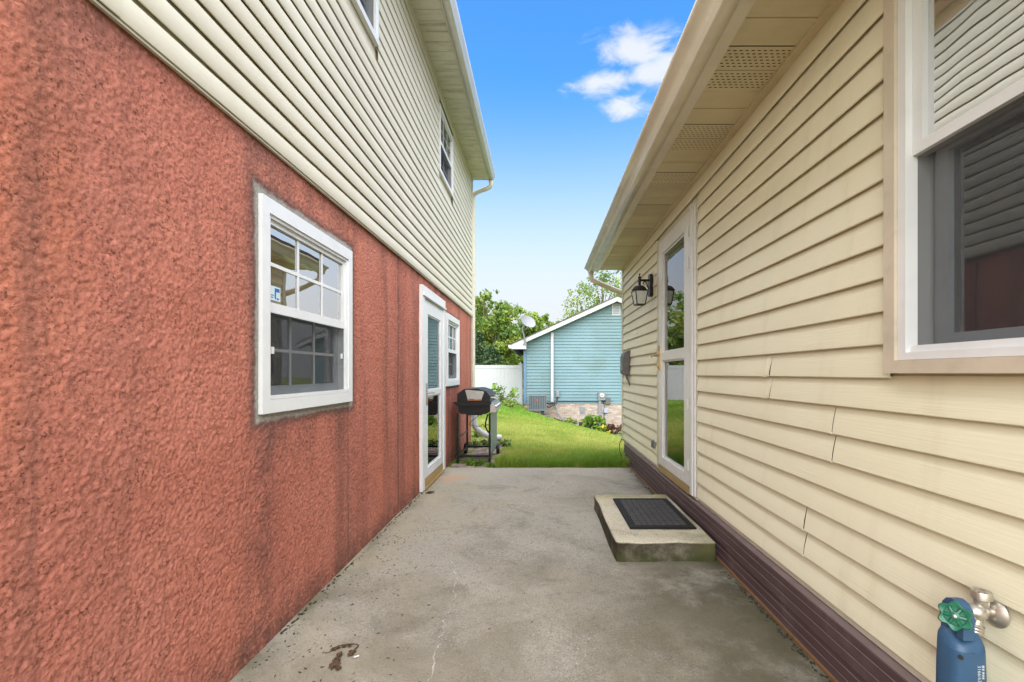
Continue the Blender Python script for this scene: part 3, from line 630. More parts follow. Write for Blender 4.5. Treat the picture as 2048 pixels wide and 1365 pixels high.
# ------------------------------------------------------------------ the low house on the right
RX = 1.15; RY0, RY1 = -.7, 6.23
RH = thing('house', 'low house with pale yellow clapboard siding and a brown skirting', 'house', (RX, 2, 0))
WIN = (.46, 1.463, 1.150, 2.50); DOOR = (3.275, 4.395, .235, 2.41)
bm = BM()
box(bm, RX+.003, RX+.09, RY0, WIN[0]+.02, .2, 2.58); box(bm, RX+.003, RX+.09, WIN[1]-.02, DOOR[0]+.02, .2, 2.58); box(bm, RX+.003, RX+.09, DOOR[1]-.02, RY1, .2, 2.58)
box(bm, RX+.003, RX+.09, WIN[0]+.02, WIN[1]-.02, .2, WIN[2]+.02); box(bm, RX+.003, RX+.09, WIN[0]+.02, WIN[1]-.02, WIN[3]-.02, 2.58); box(bm, RX+.003, RX+.09, DOOR[0]+.02, DOOR[1]-.02, DOOR[3]-.02, 2.58)
rsid = obj('siding', bm, m['yellow'], RH)
RC = .1094; Z1134 = 1.134
def clap(z0, y0, y1, seed, dent=None, zhi=2.552, lift=0):
    h = RC; w = wavy(seed, .0011); z1 = min(z0+h+.008, zhi)
    o_ = .0010*lift
    pts = [(-.0175, z0), (-.0215, z0), (-.0235, z0+.003), (-.0228, z0+.012), (-.0190, z0+h*.38), (-.0125, z0+h*.7), (-.0048, z1), (-.0034, z1), (-.0110, z0+h*.7), (-.0174, z0+h*.38), (-.0211, z0+.012), (-.0215, z0+.0048), (-.0175, z0+.0040)]
    L = y1-y0; cuts = max(3, int(L/.12)); 
    if dent or lift: cuts = max(cuts, int(L/.015))
    def wob(a, j):
        d = (w(a) if not 4 < j < 8 else 0)-(o_+(.0016*math.exp(-abs(a-y0)/.02)*(.4 if j > 4 else 1) if lift else 0))*(not 4 < j < 8); dz = w(a+5)*.9 if j < 3 or j > 9 else 0
        if dent and not 4 < j < 8:
            q = math.exp(-((a-dent)/.035)**2); r = math.exp(-((a-dent-.03)/.03)**2)
            jj = min(j, 12-j) if j > 6 else j; d += (.006*q*math.sin((a-dent)*85+jj*.9)+.0045*r*math.cos(jj*1.0))*(.3+.7*math.sin(a*37)**2); dz += -.007*q*(j < 4 or j > 8)*math.sin((a-dent)*55)
        return d, dz
    bm = BM(); prism(bm, [(RX+a, b) for a, b in pts], 'y', y0, y1, cuts=cuts, wob=wob); obj('plank', bm, m['yellow'], rsid, smooth=35)
JOINT = {0: 2.235, -1: 2.235, -2: 1.758, -3: 1.758, -6: 1.946, -7: 1.946, 6: -.6, 7: -.6, 3: 5.3, 4: 5.3}
for k in range(-8, 13):
    z0 = Z1134+k*RC; spans = [(RY0, RY1-.05)]
    def cutout(spans, a, b): return [q for (p0, p1) in spans for q in (((p0, a), (b, p1)) if p0 < a < p1 else ((p0, p1),))]
    if z0+RC > WIN[2]+.005 and z0 < WIN[3]-.01: spans = cutout(spans, WIN[0]-.004, WIN[1]+.004)
    if z0+RC > DOOR[2] and z0 < DOOR[3]-.005: spans = cutout(spans, DOOR[0]-.006, DOOR[1]+.006)
    j = JOINT.get(k)
    for (p0, p1) in spans:
        if j and p0+.1 < j < p1-.1:
            dn = j+.03 if k in (0, -1) else None
            clap(z0, p0, j-.0032, k); clap(z0-.0006, j+.0016, p1, k+40, dent=dn, lift=1); bm = BM(); prism(bm, [(RX-.0035, z0+.006), (RX-.0190, z0+.006), (RX-.0158, z0+RC*.4), (RX-.0088, z0+RC*.75), (RX-.0035, z0+RC*.92)], 'y', j-.012, j+.012); obj('joint', bm, m['dark'], rsid)  # dark sliver stands in for the shadow inside the open lap
        else: clap(z0, p0, p1, k)
boxm('starter_strip', (RX-.013, RX+.002, RY0, RY1-.052, .232, .2565), m['creamtrim'], RH, .003)
bm = BM(); box(bm, RX-.028, RX+.06, RY1-.049, RY1+.03, .226, 2.555); obj('corner_post', bm, m['creamtrim'], RH, .004)
bm = BM(); box(bm, RX+.002, 7.5, RY1-.09, RY1-.002, -.3, 2.58); box(bm, 7.4, 7.5, RY0, RY1-.095, -.3, 2.58); obj('rear_wall', bm, m['yellow'], RH)
bm = BM(); box(bm, RX+.095, 7.39, RY0, RY0+.09, -.3, 2.58); obj('front_wall', bm, m['yellow'], RH)
for y_ in (RY0+.02, RY1-.10):
    bm = BM(); prism(bm, [(RX+.01, 2.585), (7.45, 2.585), (4.3, 4.27)], 'y', y_, y_+.08); obj('gable', bm, m['yellow'], RH)
boxm('foundation', (RX+.005, RX+.12, RY0, RY1-.003, -.3, .199), m['mortar'], RH, 0)
# brown skirting boards with a projecting top
skirt = boxm('skirting', (1.118, RX+.002, RY0, 5.96, .002, .206), m['dark'], RH, 0)
for (z0, z1, joints, cap) in ((.113, .226, (2.18, 3.94), True), (.012, .1115, (2.07, 3.95), False)):
    cuts = [RY0, *joints, 5.965]
    for i in range(len(cuts)-1):
        w = wavy(i+int(z0*100), .0012); hh = z1-z0; x0 = 1.100 if cap else 1.104
        pts = [(1.117, z0), (x0-.001, z0), (x0, z0+.004), (x0, z0+hh*.30), (x0+.003, z0+hh*.315), (x0+.003, z0+hh*.335), (x0, z0+hh*.35), (x0, z0+hh*.70), (x0+.003, z0+hh*.715), (x0+.003, z0+hh*.735), (x0, z0+hh*.75)]
        pts += [(x0, z1-.004), (x0+.003, z1), (RX-.001, z1+.002), (RX-.001, z1-.016), (1.117, z1-.016)] if cap else [(x0+.002, z1), (1.117, z1)]
        bm = BM(); prism(bm, pts, 'y', cuts[i]+.0014, cuts[i+1]-.0014, cuts=max(2, int((cuts[i+1]-cuts[i])/.2)), wob=lambda a, j: (w(a)+(-.006*math.exp(-((a-3.9)/.12)**2)), w(a+2)*.5)); obj('board', bm, m['skirt'], skirt, smooth=30)
bm = BM(); box(bm, 1.092, 1.116, RY0, 5.9, -.005, .011); obj('rotten_sill', bm, m['rot'], RH, .003)
# eave: soffit strips, vented ones with slots
rs = boxm('soffit', (.80, RX+.003, RY0, RY1+.03, 2.592, 2.60), m['dark'], RH, 0)
def vent_strip(y0, y1, z):
    bm = BM(); x0, x1 = .812, RX-.026; nx = 11; rows = 6
    holes = []
    # grid of cells; every other cell of each row is left open as a louvre slot
    xe = [x0]; sl = (x1-x0-.02)/nx
    for i in range(nx): xe += [x0+.01+i*sl, x0+.01+i*sl+sl*.55]
    xe += [x1]; ye = [y0]; dy = (y1-y0-.028)/rows
    for j in range(rows): ye += [y0+.014+j*dy+dy*.30, y0+.014+j*dy+dy*.62]
    ye += [y1]
    vv = {}
    def gv(i, j):
        if (i, j) not in vv: vv[i, j] = bm.verts.new((xe[i]+(sl*.5 if (j-1)//2 % 2 and 0 < i < len(xe)-1 else 0), ye[j], z))
        return vv[i, j]
    for i in range(len(xe)-1):
        for j in range(len(ye)-1):
            if i % 2 == 1 and j % 2 == 1 and i < len(xe)-2: continue
            bm.faces.new((gv(i, j), gv(i+1, j), gv(i+1, j+1), gv(i, j+1)))
    return bm
y = RY0+.06; i = 0; base = 1.972-.155*40
i = 0; y = 1.972
strips = []
kk = -8
while True:
    y0 = 1.972+kk*.155
    if y0 > RY1: break
    strips.append((y0, min(y0+.155, RY1+.028), kk % 4 in (0, 1))); kk += 1
for (y0, y1, vented) in strips:
    if y1-y0 < .03: continue
    z = 2.566+random.uniform(-.0008, .0008)
    if vented and y0 > .3: o = obj('vented_panel', vent_strip(y0+.002, y1-.002, z), m['soffr'], rs, solid=.0012)
    else:
        bm = BM(); prism(bm, [(y0+.002, z+.012), (y0+.002, z+.003), (y0+.008, z), (y1-.008, z), (y1-.002, z+.003), (y1-.002, z+.012)], 'x', .812, RX-.026); obj('panel', bm, m['soffr'], rs)
boxm('soffit_channel', (RX-.040, RX-.003, RY0, RY1+.028, 2.553, 2.582), m['soffr'], RH, .004)
bm = BM(); prism(bm, [(.752, 2.70), (.752, 2.552), (.811, 2.552), (.811, 2.580), (.808, 2.580), (.808, 2.5555), (.762, 2.5555), (.762, 2.70)], 'y', RY0, RY1+.032); obj('fascia', bm, m['tanmetal'], RH, .0008)
RGY = 6.45
gp = [(.7495, 2.645), (.7495, 2.547), (.690, 2.547), (.684, 2.556), (.680, 2.585), (.664, 2.612), (.640, 2.626), (.629, 2.632), (.6265, 2.648), (.632, 2.653), (.638, 2.648)]
bm = BM(); prism(bm, gp, 'y', RY0, RGY, closed=False); prism(bm, gp[:9], 'y', RGY-.001, RGY+.001); obj('gutter', bm, m['tanmetal'], RH, smooth=40, solid=.0015)
bm = BM(); prism(bm, [(.655, 2.662), (4.3, 4.28), (4.3, 4.32), (.65, 2.70)], 'y', RY0-.3, RY1+.05); prism(bm, [(4.305, 4.28), (7.95, 2.66), (7.95, 2.70), (4.305, 4.32)], 'y', RY0-.3, RY1+.05); obj('roof', bm, m['shingle'], RH)
bm = BM(); tube(bm, smooth_path([(.716, 6.36, 2.548), (.716, 6.36, 2.50), (.74, 6.36, 2.455), (.83, 6.35, 2.405), (1.0, 6.34, 2.33), (1.12, 6.32, 2.275), (1.19, 6.31, 2.22), (1.20, 6.31, 2.1)], 5)+[Vector((1.20, 6.31, z)) for z in (1.5, .8, .2)], .036, 10); obj('downspout', bm, m['tanmetal'], RH, smooth=50)

# right window: tan trim, white double-hung, half screen
nr = wallbox(RX, -1)
rw = obj('window', frame_bm(nr, WIN[0], WIN[1], WIN[2], WIN[3], .044, .044, .040, .05, -.02, .046), m['tan'], RH, .004, label='large white window in tan trim beside the hose tap')
a0, a1, b0, b1 = WIN[0]+.045, WIN[1]-.045, WIN[2]+.041, WIN[3]-.051
obj('frame', frame_bm(nr, a0, a1, b0, b1, .030, .030, .022, .03, -.10, .036), m['white'], rw, .003)
bm = BM(); nr(bm, .0005, .020, a0+.031, a1-.031, b0+.023, b0+.043); obj('sill', bm, m['white'], rw, .002)
c0, c1, d0, d1 = a0+.031, a1-.031, b0+.024, b1-.031; mid = 1.812
obj('upper_sash', frame_bm(nr, c0, c1, mid, d1, .028, .034, .034, .03, -.028, .014), m['white'], rw, .003)
bm = BM(); nr(bm, -.008, -.004, c0+.028, c1-.034, mid+.034, d1-.03); obj('pane', bm, m['coated'], rw)
obj('lower_sash', frame_bm(nr, c0+.004, c1-.024, d0+.001, mid+.03, .040, .040, .050, .040, -.075, -.036), m['sashgrey'], rw, .003)
bm = BM(); nr(bm, -.095, -.050, c1-.023, c1-.001, d0, mid-.001); obj('track', bm, m['sashgrey'], rw, .002)
bm = BM(); nr(bm, -.058, -.054, c0+.044, c1-.064, d0+.051, mid-.01); obj('pane', bm, m['glass'], rw)
bm = BM(); nr(bm, -.0015, -.0008, c0, c1, d0+.02, mid-.001); obj('screen', bm, m['screen'], rw)
room(RX, -1, *WIN, rw)
# storm door of the low house
rd = obj('door', casing_bm(nr, DOOR[0], DOOR[1], DOOR[2], DOOR[3], .115, .06, -.06, .020), m['creamtrim'], RH, .003, label='white full-glass storm door with gold sill')
bm = BM(); nr(bm, .021, .032, DOOR[0]+.018, DOOR[0]+.096, DOOR[2]+.02, DOOR[3]-.01); nr(bm, .033, .042, DOOR[0]+.05, DOOR[0]+.098, DOOR[2]+.02, DOOR[3]-.02); obj('jamb', bm, m['whitem'], rd, .003)
B0, B1 = 3.392, 4.275
bm = BM(); nr(bm, -.004, .034, B0+.01, B0+.135, .305, 2.365); nr(bm, -.004, .034, B1-.115, B1, .305, 2.365); nr(bm, -.004, .034, B0+.135, B1-.115, 2.245, 2.365); nr(bm, -.004, .034, B0+.135, B1-.115, 1.268, 1.338); nr(bm, -.004, .034, B0+.135, B1-.115, .305, .385); obj('door_leaf', bm, m['whitem'], rd, .005)
for (z0, z1) in ((1.338, 2.245), (.385, 1.268)):
    bm = BM(); nr(bm, .006, .009, B0+.135, B1-.115, z0, z1); obj('pane', bm, m['glassd'], rd)
    obj('bead', frame_bm(nr, B0+.136, B1-.116, z0+.001, z1-.001, .014, .014, .014, .014, -.003, .020), m['whitem'], rd, .002)
bm = BM(); nr(bm, -.004, .038, B0+.012, B1, .242, .302); obj('kick_plate', bm, m['gold'], rd, .002)
bm = BM(); nr(bm, -.10, -.055, B0-.02, B1+.03, .24, 2.38); obj('inner_door', bm, plain('inner_door_brown', (.085, .060, .052), .5), rd)
bm = BM(); nr(bm, .035, .043, B1-.050, B1-.016, 1.17, 1.405); tube(bm, [(RX-.04, B1-.033, 1.315), (RX-.085, B1-.033, 1.315)], .010, 10); tube(bm, smooth_path([(RX-.085, B1-.04, 1.315), (RX-.088, B1+.03, 1.318), (RX-.085, B1+.075, 1.308)], 4), .009, 8); tube(bm, [(RX-.04, B1-.033, 1.205), (RX-.058, B1-.033, 1.205)], .012, 10); obj('handle', bm, m['brass'], rd, .001)
for zz in (2.17, 1.93, .88, .42):
    bm = BM(); tube(bm, [(RX-.0455, B0+.004, zz), (RX-.0455, B0+.004, zz+.085)], .0055, 8); obj('hinge', bm, m['whitem'], rd)

# ------------------------------------------------------------------ things on and by the walls
# wall lantern
lt = thing('wall_lantern', 'black lantern with frosted panes on a scroll bracket beside the storm door', 'wall lamp', (RX, 4.59, 2.03))
LYc = 4.59; lx = 1.005
bm = BM(); prism(bm, [(LYc-.048, 1.945), (LYc-.03, 1.925), (LYc+.03, 1.925), (LYc+.048, 1.945), (LYc+.048, 2.125), (LYc+.03, 2.145), (LYc-.03, 2.145), (LYc-.048, 2.125)], 'x', RX-.052, RX-.018); obj('back_plate', bm, m['lampblack'], lt, .006, smooth=40)
bm = BM(); box(bm, RX-.019, RX-.006, LYc-.06, LYc+.06, 1.90, 2.17); obj('mount_block', bm, m['tan'], lt, .003)
bm = BM(); tube(bm, [(RX-.05, LYc, 2.088), (lx, LYc, 2.088)], .011, 10); tube(bm, smooth_path([(RX-.052, LYc, 2.00), (RX-.068, LYc, 2.03), (RX-.075, LYc, 2.06), (RX-.095, LYc, 2.075), (RX-.11, LYc, 2.062), (RX-.105, LYc, 2.05)], 5), .0055, 8); obj('arm', bm, m['lampblack'], lt, smooth=50)
bm = BM(); lathe(bm, [(.0, .160), (.009, .157), (.010, .150), (.004, .143), (.006, .135), (.016, .125), (.018, .118), (.013, .11), (.016, .09), (.017, .075), (.012, .062), (.014, .055), (.014, .03), (.010, .025)], (lx, LYc, 1.995), (0, 0, 1), 16); obj('finial', bm, m['lampblack'], lt, smooth=50)
bm = BM(); lathe(bm, [(.012, .04), (.045, .035), (.066, .02), (.076, .004), (.088, -.004), (.088, -.012), (.07, -.014)], (lx, LYc, 1.995), (0, 0, 1), 4); bmesh.ops.rotate(bm, verts=bm.verts, cent=(lx, LYc, 0), matrix=Matrix.Rotation(rad(45+8), 3, 'Z')); obj('cap', bm, m['lampblack'], lt, .003, smooth=30)
rt = Matrix.Rotation(rad(8), 3, 'Z'); cen = Vector((lx, LYc, 0))
def lp(x, y, z): return cen+rt @ Vector((x, y, 0))+Vector((0, 0, z))
top, bot, zt, zb = .064, .042, 1.982, 1.838
bm = BM()
for (sx_, sy_) in ((1, 1), (1, -1), (-1, -1), (-1, 1)):
    tube(bm, [lp(sx_*top, sy_*top, zt), lp(sx_*bot, sy_*bot, zb)], .0055, 6)
for (r_, z_) in ((top, zt-.004), (bot, zb+.004)):
    cs = [(r_, r_), (r_, -r_), (-r_, -r_), (-r_, r_)]
    for i in range(4): tube(bm, [lp(*cs[i], z_), lp(*cs[(i+1) % 4], z_)], .006, 6)
obj('cage', bm, m['lampblack'], lt)
bm = BM(); q = [bm.verts.new(lp(x*.95, y*.95, z)) for (x, y, z) in ((-bot, -bot, zb), (bot, -bot, zb), (bot, bot, zb), (-bot, bot, zb))]; bm.faces.new(q); obj('base', bm, m['lampblack'], lt, solid=.006)
for i in range(4):
    cs = [(1, 1), (1, -1), (-1, -1), (-1, 1)]; a, b = cs[i], cs[(i+1) % 4]; bm = BM()
    bm.faces.new([bm.verts.new(lp(p[0]*r_*.97, p[1]*r_*.97, z_)) for p, r_, z_ in ((a, bot, zb+.006), (b, bot, zb+.006), (b, top, zt-.006), (a, top, zt-.006))]); obj('pane', bm, m['frost'], lt, solid=.003)

# telephone box on the far corner, with a drop cable
ub = thing('utility_box', 'grey telephone box with a hanging cable on the yellow wall corner', 'utility box', (RX, 5.8, 1.3))
bm = BM(); box(bm, RX-.030, RX-.018, 5.70, 5.95, 1.13, 1.44); obj('back_plate', bm, m['meterd'], ub, .004)
bm = BM(); prism(bm, [(RX-.031, 1.12), (RX-.095, 1.14), (RX-.105, 1.17), (RX-.105, 1.35), (RX-.09, 1.40), (RX-.06, 1.425), (RX-.031, 1.43)], 'y', 5.715, 5.935); obj('cover', bm, m['meterd'], ub, .008, smooth=40)
bm = BM(); box(bm, RX-.113, RX-.106, 5.76, 5.89, 1.19, 1.33); obj('door', bm, m['meter'], ub, .003)
bm = BM(); tube(bm, smooth_path([(RX-.05, 5.74, 1.13), (RX-.045, 5.735, 1.08), (RX-.03, 5.72, 1.03), (RX-.026, 5.71, 1.0)], 5), .009, 8); tube(bm, smooth_path([(RX-.06, 5.78, 1.13), (RX-.055, 5.775, 1.09), (RX-.035, 5.76, 1.06)], 5), .006, 8); obj('cable', bm, m['meterd'], ub)
oc = thing('outlet_cover', 'small grey weatherproof cover low on the yellow wall by the storm door', 'outlet', (RX, 4.5, .45))
bm = BM(); lathe(bm, [(.0, .0), (.046, .0), (.046, .012), (.040, .018), (.0, .018)], (RX-.012, 4.50, .452), (-1, 0, 0), 20); obj('plate', bm, m['meter'], oc, smooth=40)
bm = BM(); prism(bm, [(4.482, .418), (4.518, .418), (4.520, .47), (4.50, .486), (4.480, .47)], 'x', RX-.048, RX-.0305); obj('lid', bm, m['meterd'], oc, .004, smooth=40)
bm = BM(); tube(bm, smooth_path([(1.07, 5.93, .30), (1.045, 5.95, .24), (1.035, 5.93, .16), (1.06, 5.92, .08), (1.085, 5.93, .02)], 5), .005, 7); o = obj('cable', bm, m['lampblack'], None); tag(o, 'thin black cable loop hanging at the far end of the brown skirting', 'cable')

# concrete step with a rubber mat
bm = BM(); box(bm, .462, 1.075, 2.776, 3.866, -.01, .122)
bmesh.ops.subdivide_edges(bm, edges=bm.edges, cuts=7, use_grid_fill=True)
for v in bm.verts:
    nzv = math.sin(v.co.x*17+v.co.y*9)*.0022+math.sin(v.co.x*41-v.co.y*33+v.co.z*60)*.0014
    if v.co.z > .1: v.co.z += nzv
    if v.co.x < .47: v.co.x += nzv*1.4
    if v.co.y < 2.78: v.co.y += nzv*1.4
st = obj('concrete_step', bm, m['stepc'], None, bevel=.014, smooth=50, seg=3); tag(st, 'low worn concrete step in front of the right storm door, mossy at its foot', 'step')
dm = thing('door_mat', 'black rubber door mat with woven relief lying on the concrete step', 'door mat', (.81, 3.34, .125))
mx0, mx1, my0, my1 = .592, 1.030, 2.992, 3.695
bm = BM(); box(bm, mx0, mx1, my0, my1, .1255, .1335); obj('base', bm, m['rubber'], dm, .002)
bm = BM(); n = 0
for i in range(8):
    for j in range(13):
        cx_, cy_ = mx0+.045+(i+.5)*(mx1-mx0-.09)/8, my0+.045+(j+.5)*(my1-my0-.09)/13
        hx, hy = .019, .019
        for q in range(3):
            o_ = -.0125+q*.0125
            if (i+j) % 2: box(bm, cx_+o_-.0042, cx_+o_+.0042, cy_-hy, cy_+hy, .1336, .1382)
            else: box(bm, cx_-hx, cx_+hx, cy_+o_-.0042, cy_+o_+.0042, .1336, .1382)
obj('tread', bm, plain('mat_tread_lit', (.055, .052, .050), .6), dm, kind='stuff')  # lighter rubber tone stands in for light catching the raised bars
bm = BM(); w_ = .03
for q in ((mx0+.004, mx1-.004, my0+.004, my0+w_), (mx0+.004, mx1-.004, my1-w_, my1-.004), (mx0+.004, mx0+w_, my0+w_, my1-w_), (mx1-w_, mx1-.004, my0+w_, my1-w_)): box(bm, *q, .1336, .1368)
obj('border', bm, m['rubber'], dm, .0015)

# outdoor tap with the blue cover hung on it
TY, TZ = 1.134, .556
tp = thing('hose_tap', 'nickel wall tap with a green wheel handle at the lower right', 'tap', (RX, TY, TZ))
bm = BM(); lathe(bm, [(.0, 0), (.037, 0), (.037, .003), (.033, .007), (.022, .016), (.014, .019), (.0, .019)], (RX-.016, TY, TZ), (-1, 0, 0), 28); obj('flange', bm, m['chrome'], tp, smooth=40)
bm = BM(); lathe(bm, [(.013, 0), (.013, .012), (.019, .018), (.021, .03), (.019, .044), (.014, .050), (.014, .058), (.017, .06), (.017, .076), (.012, .08), (.008, .081), (.008, .112)], (RX-.030, TY, TZ), (-1, 0, .02), 20); lathe(bm, [(.011, 0), (.012, .02), (.016, .022), (.0175, .024), (.016, .028), (.0175, .031), (.016, .035), (.0175, .038), (.014, .044)], (RX-.058, TY, TZ-.010), (-.25, 0, -1), 18); obj('valve', bm, m['chrome'], tp, smooth=45)
bm = BM(); lathe(bm, [(.012, 0), (.015, .004), (.0155, .018), (.0215, .022), (.0215, .036), (.020, .040), (.017, .0385), (.0, .0375)], (RX-.050, TY, TZ+.012), (0, 0, 1), 24)
for i in range(8):
    a = i*math.pi/4; v = Vector((RX-.050+math.cos(a)*.0105, TY+math.sin(a)*.0105, TZ+.0495)); lathe(bm, [(.0045, 0), (.0045, .004), (.003, .005)], v, (0, 0, 1), 6)
obj('vacuum_breaker', bm, m['chrome'], tp, smooth=40)
# wheel handle: scalloped rim, hub, holes between spokes
hc = Vector((RX-.134, TY-.020, TZ+.000)); hd = Vector((-.72, -.66, .20)).normalized(); hu = Vector((0, 0, 1)); hu = (hu-hd*hu.dot(hd)).normalized(); hv = hd.cross(hu)
bm = BM(); N = 48
def ring(rf, t): return [bm.verts.new(hc+hd*t+(hu*math.cos(2*math.pi*k/N)+hv*math.sin(2*math.pi*k/N))*rf(k)) for k in range(N)]
sc = lambda k: .0315+.0040*math.cos(6*2*math.pi*k/N)
R = [ring(lambda k: .021, -.004), ring(lambda k: sc(k)-.003, -.007), ring(sc, -.002), ring(sc, .005), ring(lambda k: sc(k)-.003, .009), ring(lambda k: .022, .007), ring(lambda k: .021, .001)]
for i in range(len(R)):
    r0, r1 = R[i], R[(i+1) % len(R)]
    for k in range(N): bm.faces.new((r0[k], r0[(k+1) % N], r1[(k+1) % N], r1[k]))
for k in range(6):
    a = 2*math.pi*(k+.5)/6; d_ = hu*math.cos(a)+hv*math.sin(a); tube(bm, [hc+d_*.006+hd*.003, hc+d_*.0225+hd*.001], .0042, 6)
lathe(bm, [(.0, -.003), (.0225, -.003), (.0225, .0008), (.0, .0012)], hc, hd, 24); lathe(bm, [(.0, -.008), (.010, -.008), (.010, .006), (.007, .008), (.0, .008)], hc, hd, 18); obj('wheel_handle', bm, m['green'], tp, smooth=45)
bm = BM(); lathe(bm, [(.0045, 0), (.0045, .003), (.0025, .0045), (.0, .0048)], hc+hd*.008, hd, 10); obj('screw', bm, m['chrome'], tp, smooth=45)
bc = thing('tap_cover', 'blue plastic canister with a printed number hanging under the green tap wheel', 'tap cover', (1.04, TY, .37))
cx_, cy_ = RX-.100, TY+.002
def ell(hx, hy, z, n=32, dx=0, tilt=0):
    out = []
    for k in range(n):
        a = 2*math.pi*k/n; c_, s_ = math.cos(a), math.sin(a); p_ = .62
        x_, y_ = hx*math.copysign(abs(c_)**p_, c_), hy*math.copysign(abs(s_)**p_, s_)
        out.append((cx_+dx+x_, cy_+y_, z+tilt*(x_/hx)-(.012*(-y_/hy) if tilt else 0)))
    return out
bm = BM(); rings = []
for (hx, hy, z, tl) in ((.032, .030, .318, 0), (.041, .038, .322, 0), (.0430, .040, .335, 0), (.0418, .0392, .42, 0), (.0400, .0382, .474, 0), (.0388, .037, .486, .006), (.0345, .033, .499, .008), (.027, .025, .508, .008), (.014, .012, .512, .006)):
    rings.append([bm.verts.new(p) for p in ell(hx, hy, z, tilt=tl)])
for i in range(len(rings)-1):
    for k in range(32): bm.faces.new((rings[i][k], rings[i][(k+1) % 32], rings[i+1][(k+1) % 32], rings[i+1][k]))
bm.faces.new(rings[0]); bm.faces.new(rings[-1]); obj('body', bm, m['bluep'], bc, smooth=32)
bm = BM()        # collar: an arch that slips over the tap stem
P0 = Vector((RX-.098, TY, TZ)); arc = []
pts = [(-.031, -.055), (-.031, -.005), (-.027, .014), (-.016, .028), (0, .033), (.016, .028), (.027, .014), (.031, -.005), (.031, -.055), (.013, -.055), (.013, 0), (.009, .009), (0, .012), (-.009, .009), (-.013, 0), (-.013, -.055)]
prism(bm, [(TY+a, TZ+b) for a, b in pts], 'x', RX-.124, RX-.096); obj('collar', bm, m['bluep'], bc, .004, smooth=35)
bm = BM(); lathe(bm, [(.0, 0), (.0052, 0), (.0052, .003), (.0, .003)], (cx_-.0305, cy_-.0330, .462), (-.55, -.83, 0), 14); obj('hole', bm, m['dark'], bc)
def lettering(txt, size, origin, right, up, mat, parent, name='lettering'):
    cu = bpy.data.curves.new(name, 'FONT'); cu.body = txt; cu.size = size; cu.extrude = .0001
    t = bpy.data.objects.new('t', cu); C.objects.link(t); dg = bpy.context.evaluated_depsgraph_get(); me = bpy.data.meshes.new_from_object(t.evaluated_get(dg)); bpy.data.objects.remove(t)
    r_, u_ = Vector(right).normalized(), Vector(up).normalized(); me.transform(Matrix((( r_.x, u_.x, r_.cross(u_).x, origin[0]), (r_.y, u_.y, r_.cross(u_).y, origin[1]), (r_.z, u_.z, r_.cross(u_).z, origin[2]), (0, 0, 0, 1))))
    me.materials.clear(); return link(name, me, mat, parent)
fy = cy_-.0394
lettering('3166/638', .0125, (cx_+.004, fy-.0006, .446), (0.02, 0, -1), (1, 0.02, 0), m['ink'], bc)
for i in range(17):
    if i in (3, 6, 7, 11, 14): continue
    z_ = .444-i*.0019; boxm('print_bar', (cx_+.0160, cx_+.0205, fy-.0004, fy+.0014, z_-.0008, z_+.0006), m['ink'], bc, 0)

# ------------------------------------------------------------------ grill
gr = thing('barbecue_grill', 'black gas grill on a two-wheeled cart by the stucco corner', 'grill', (-.85, 6.2, 0))
gx0, gx1, gy0, gy1 = -1.055, -.645, 5.84, 6.60; g0 = -.018
for (x_, y_) in ((gx0, gy0), (gx1, gy0), (gx0, gy1), (gx1, gy1)):
    zb = g0 if y_ == gy0 else .06; bm = BM(); box(bm, x_-.013, x_+.013, y_-.013, y_+.013, zb, .64)
    if y_ == gy0: box(bm, x_-.018, x_+.018, y_-.018, y_+.018, g0-.006, g0+.02)
    obj('leg', bm, m['grillblack'], gr, .003)
bm = BM(); box(bm, gx0+.014, gx1-.014, gy0-.008, gy0+.008, .075, .10); box(bm, gx0+.014, gx1-.014, gy1-.008, gy1+.008, .075, .10); box(bm, gx0-.006, gx0+.010, gy0+.014, gy1-.014, .075, .10); box(bm, gx1-.01, gx1+.006, gy0+.014, gy1-.014, .075, .10); obj('lower_frame', bm, m['grillblack'], gr, .002)
bm = BM(); box(bm, gx0-.006, gx0+.006, gy0+.014, gy1-.014, .30, .325); obj('rear_brace', bm, m['grillblack'], gr, .002)
for x_ in (gx0-.022, gx1+.035):
    bm = BM(); lathe(bm, [(.0, -.022), (.066, -.022), (.078, -.016), (.080, 0), (.078, .016), (.066, .022), (.0, .022)], (x_, gy1+.01, .060), (1, 0, 0), 24); wh = obj('wheel', bm, m['grillblack'], gr, smooth=40)
    bm = BM(); lathe(bm, [(.0, -.026), (.018, -.026), (.03, -.023), (.03, .023), (.018, .026), (.0, .026)], (x_, gy1+.01, .060), (1, 0, 0), 14); obj('hub', bm, m['grillgrey'], wh, smooth=40)
bm = BM(); prism(bm, [(gx0-.005, .778), (gx0+.01, .66), (gx0+.04, .625), (gx1-.05, .625), (gx1+.005, .655), (gx1+.005, .778)], 'y', gy0+.01, gy1-.01); box(bm, gx0+.12, gx0+.30, gy0+.06, gy1-.2, .605, .624); obj('firebox', bm, m['grillblack'], gr, .005)
bm = BM(); v = [(gx0-.055, .782), (gx1+.025, .782), (gx1+.025, .762), (gx1-.02, .742), (gx0+.01, .728), (gx0-.035, .765)]; prism(bm, v, 'y', gy0-.055, gy0+.008); obj('side_shelf', bm, m['grillblack'], gr, .003)
bm = BM(); v = [(gx0-.01, .783), (gx0-.01, .885), (gx0+.075, .945), (gx0+.25, .952), (gx1-.05, .92), (gx1+.005, .855), (gx1+.005, .783)]; prism(bm, v, 'y', gy0+.012, gy1-.012); obj('lid', bm, m['grillblack'], gr, .008, smooth=30)
bm = BM(); v = [(gx0+.13, .80), (gx0+.095, .93), (gx0+.12, .938), (gx1-.085, .918), (gx1-.075, .905), (gx1-.11, .80)]; prism(bm, v, 'y', gy0+.006, gy0+.011); obj('end_plate', bm, m['steel'], gr, .001)
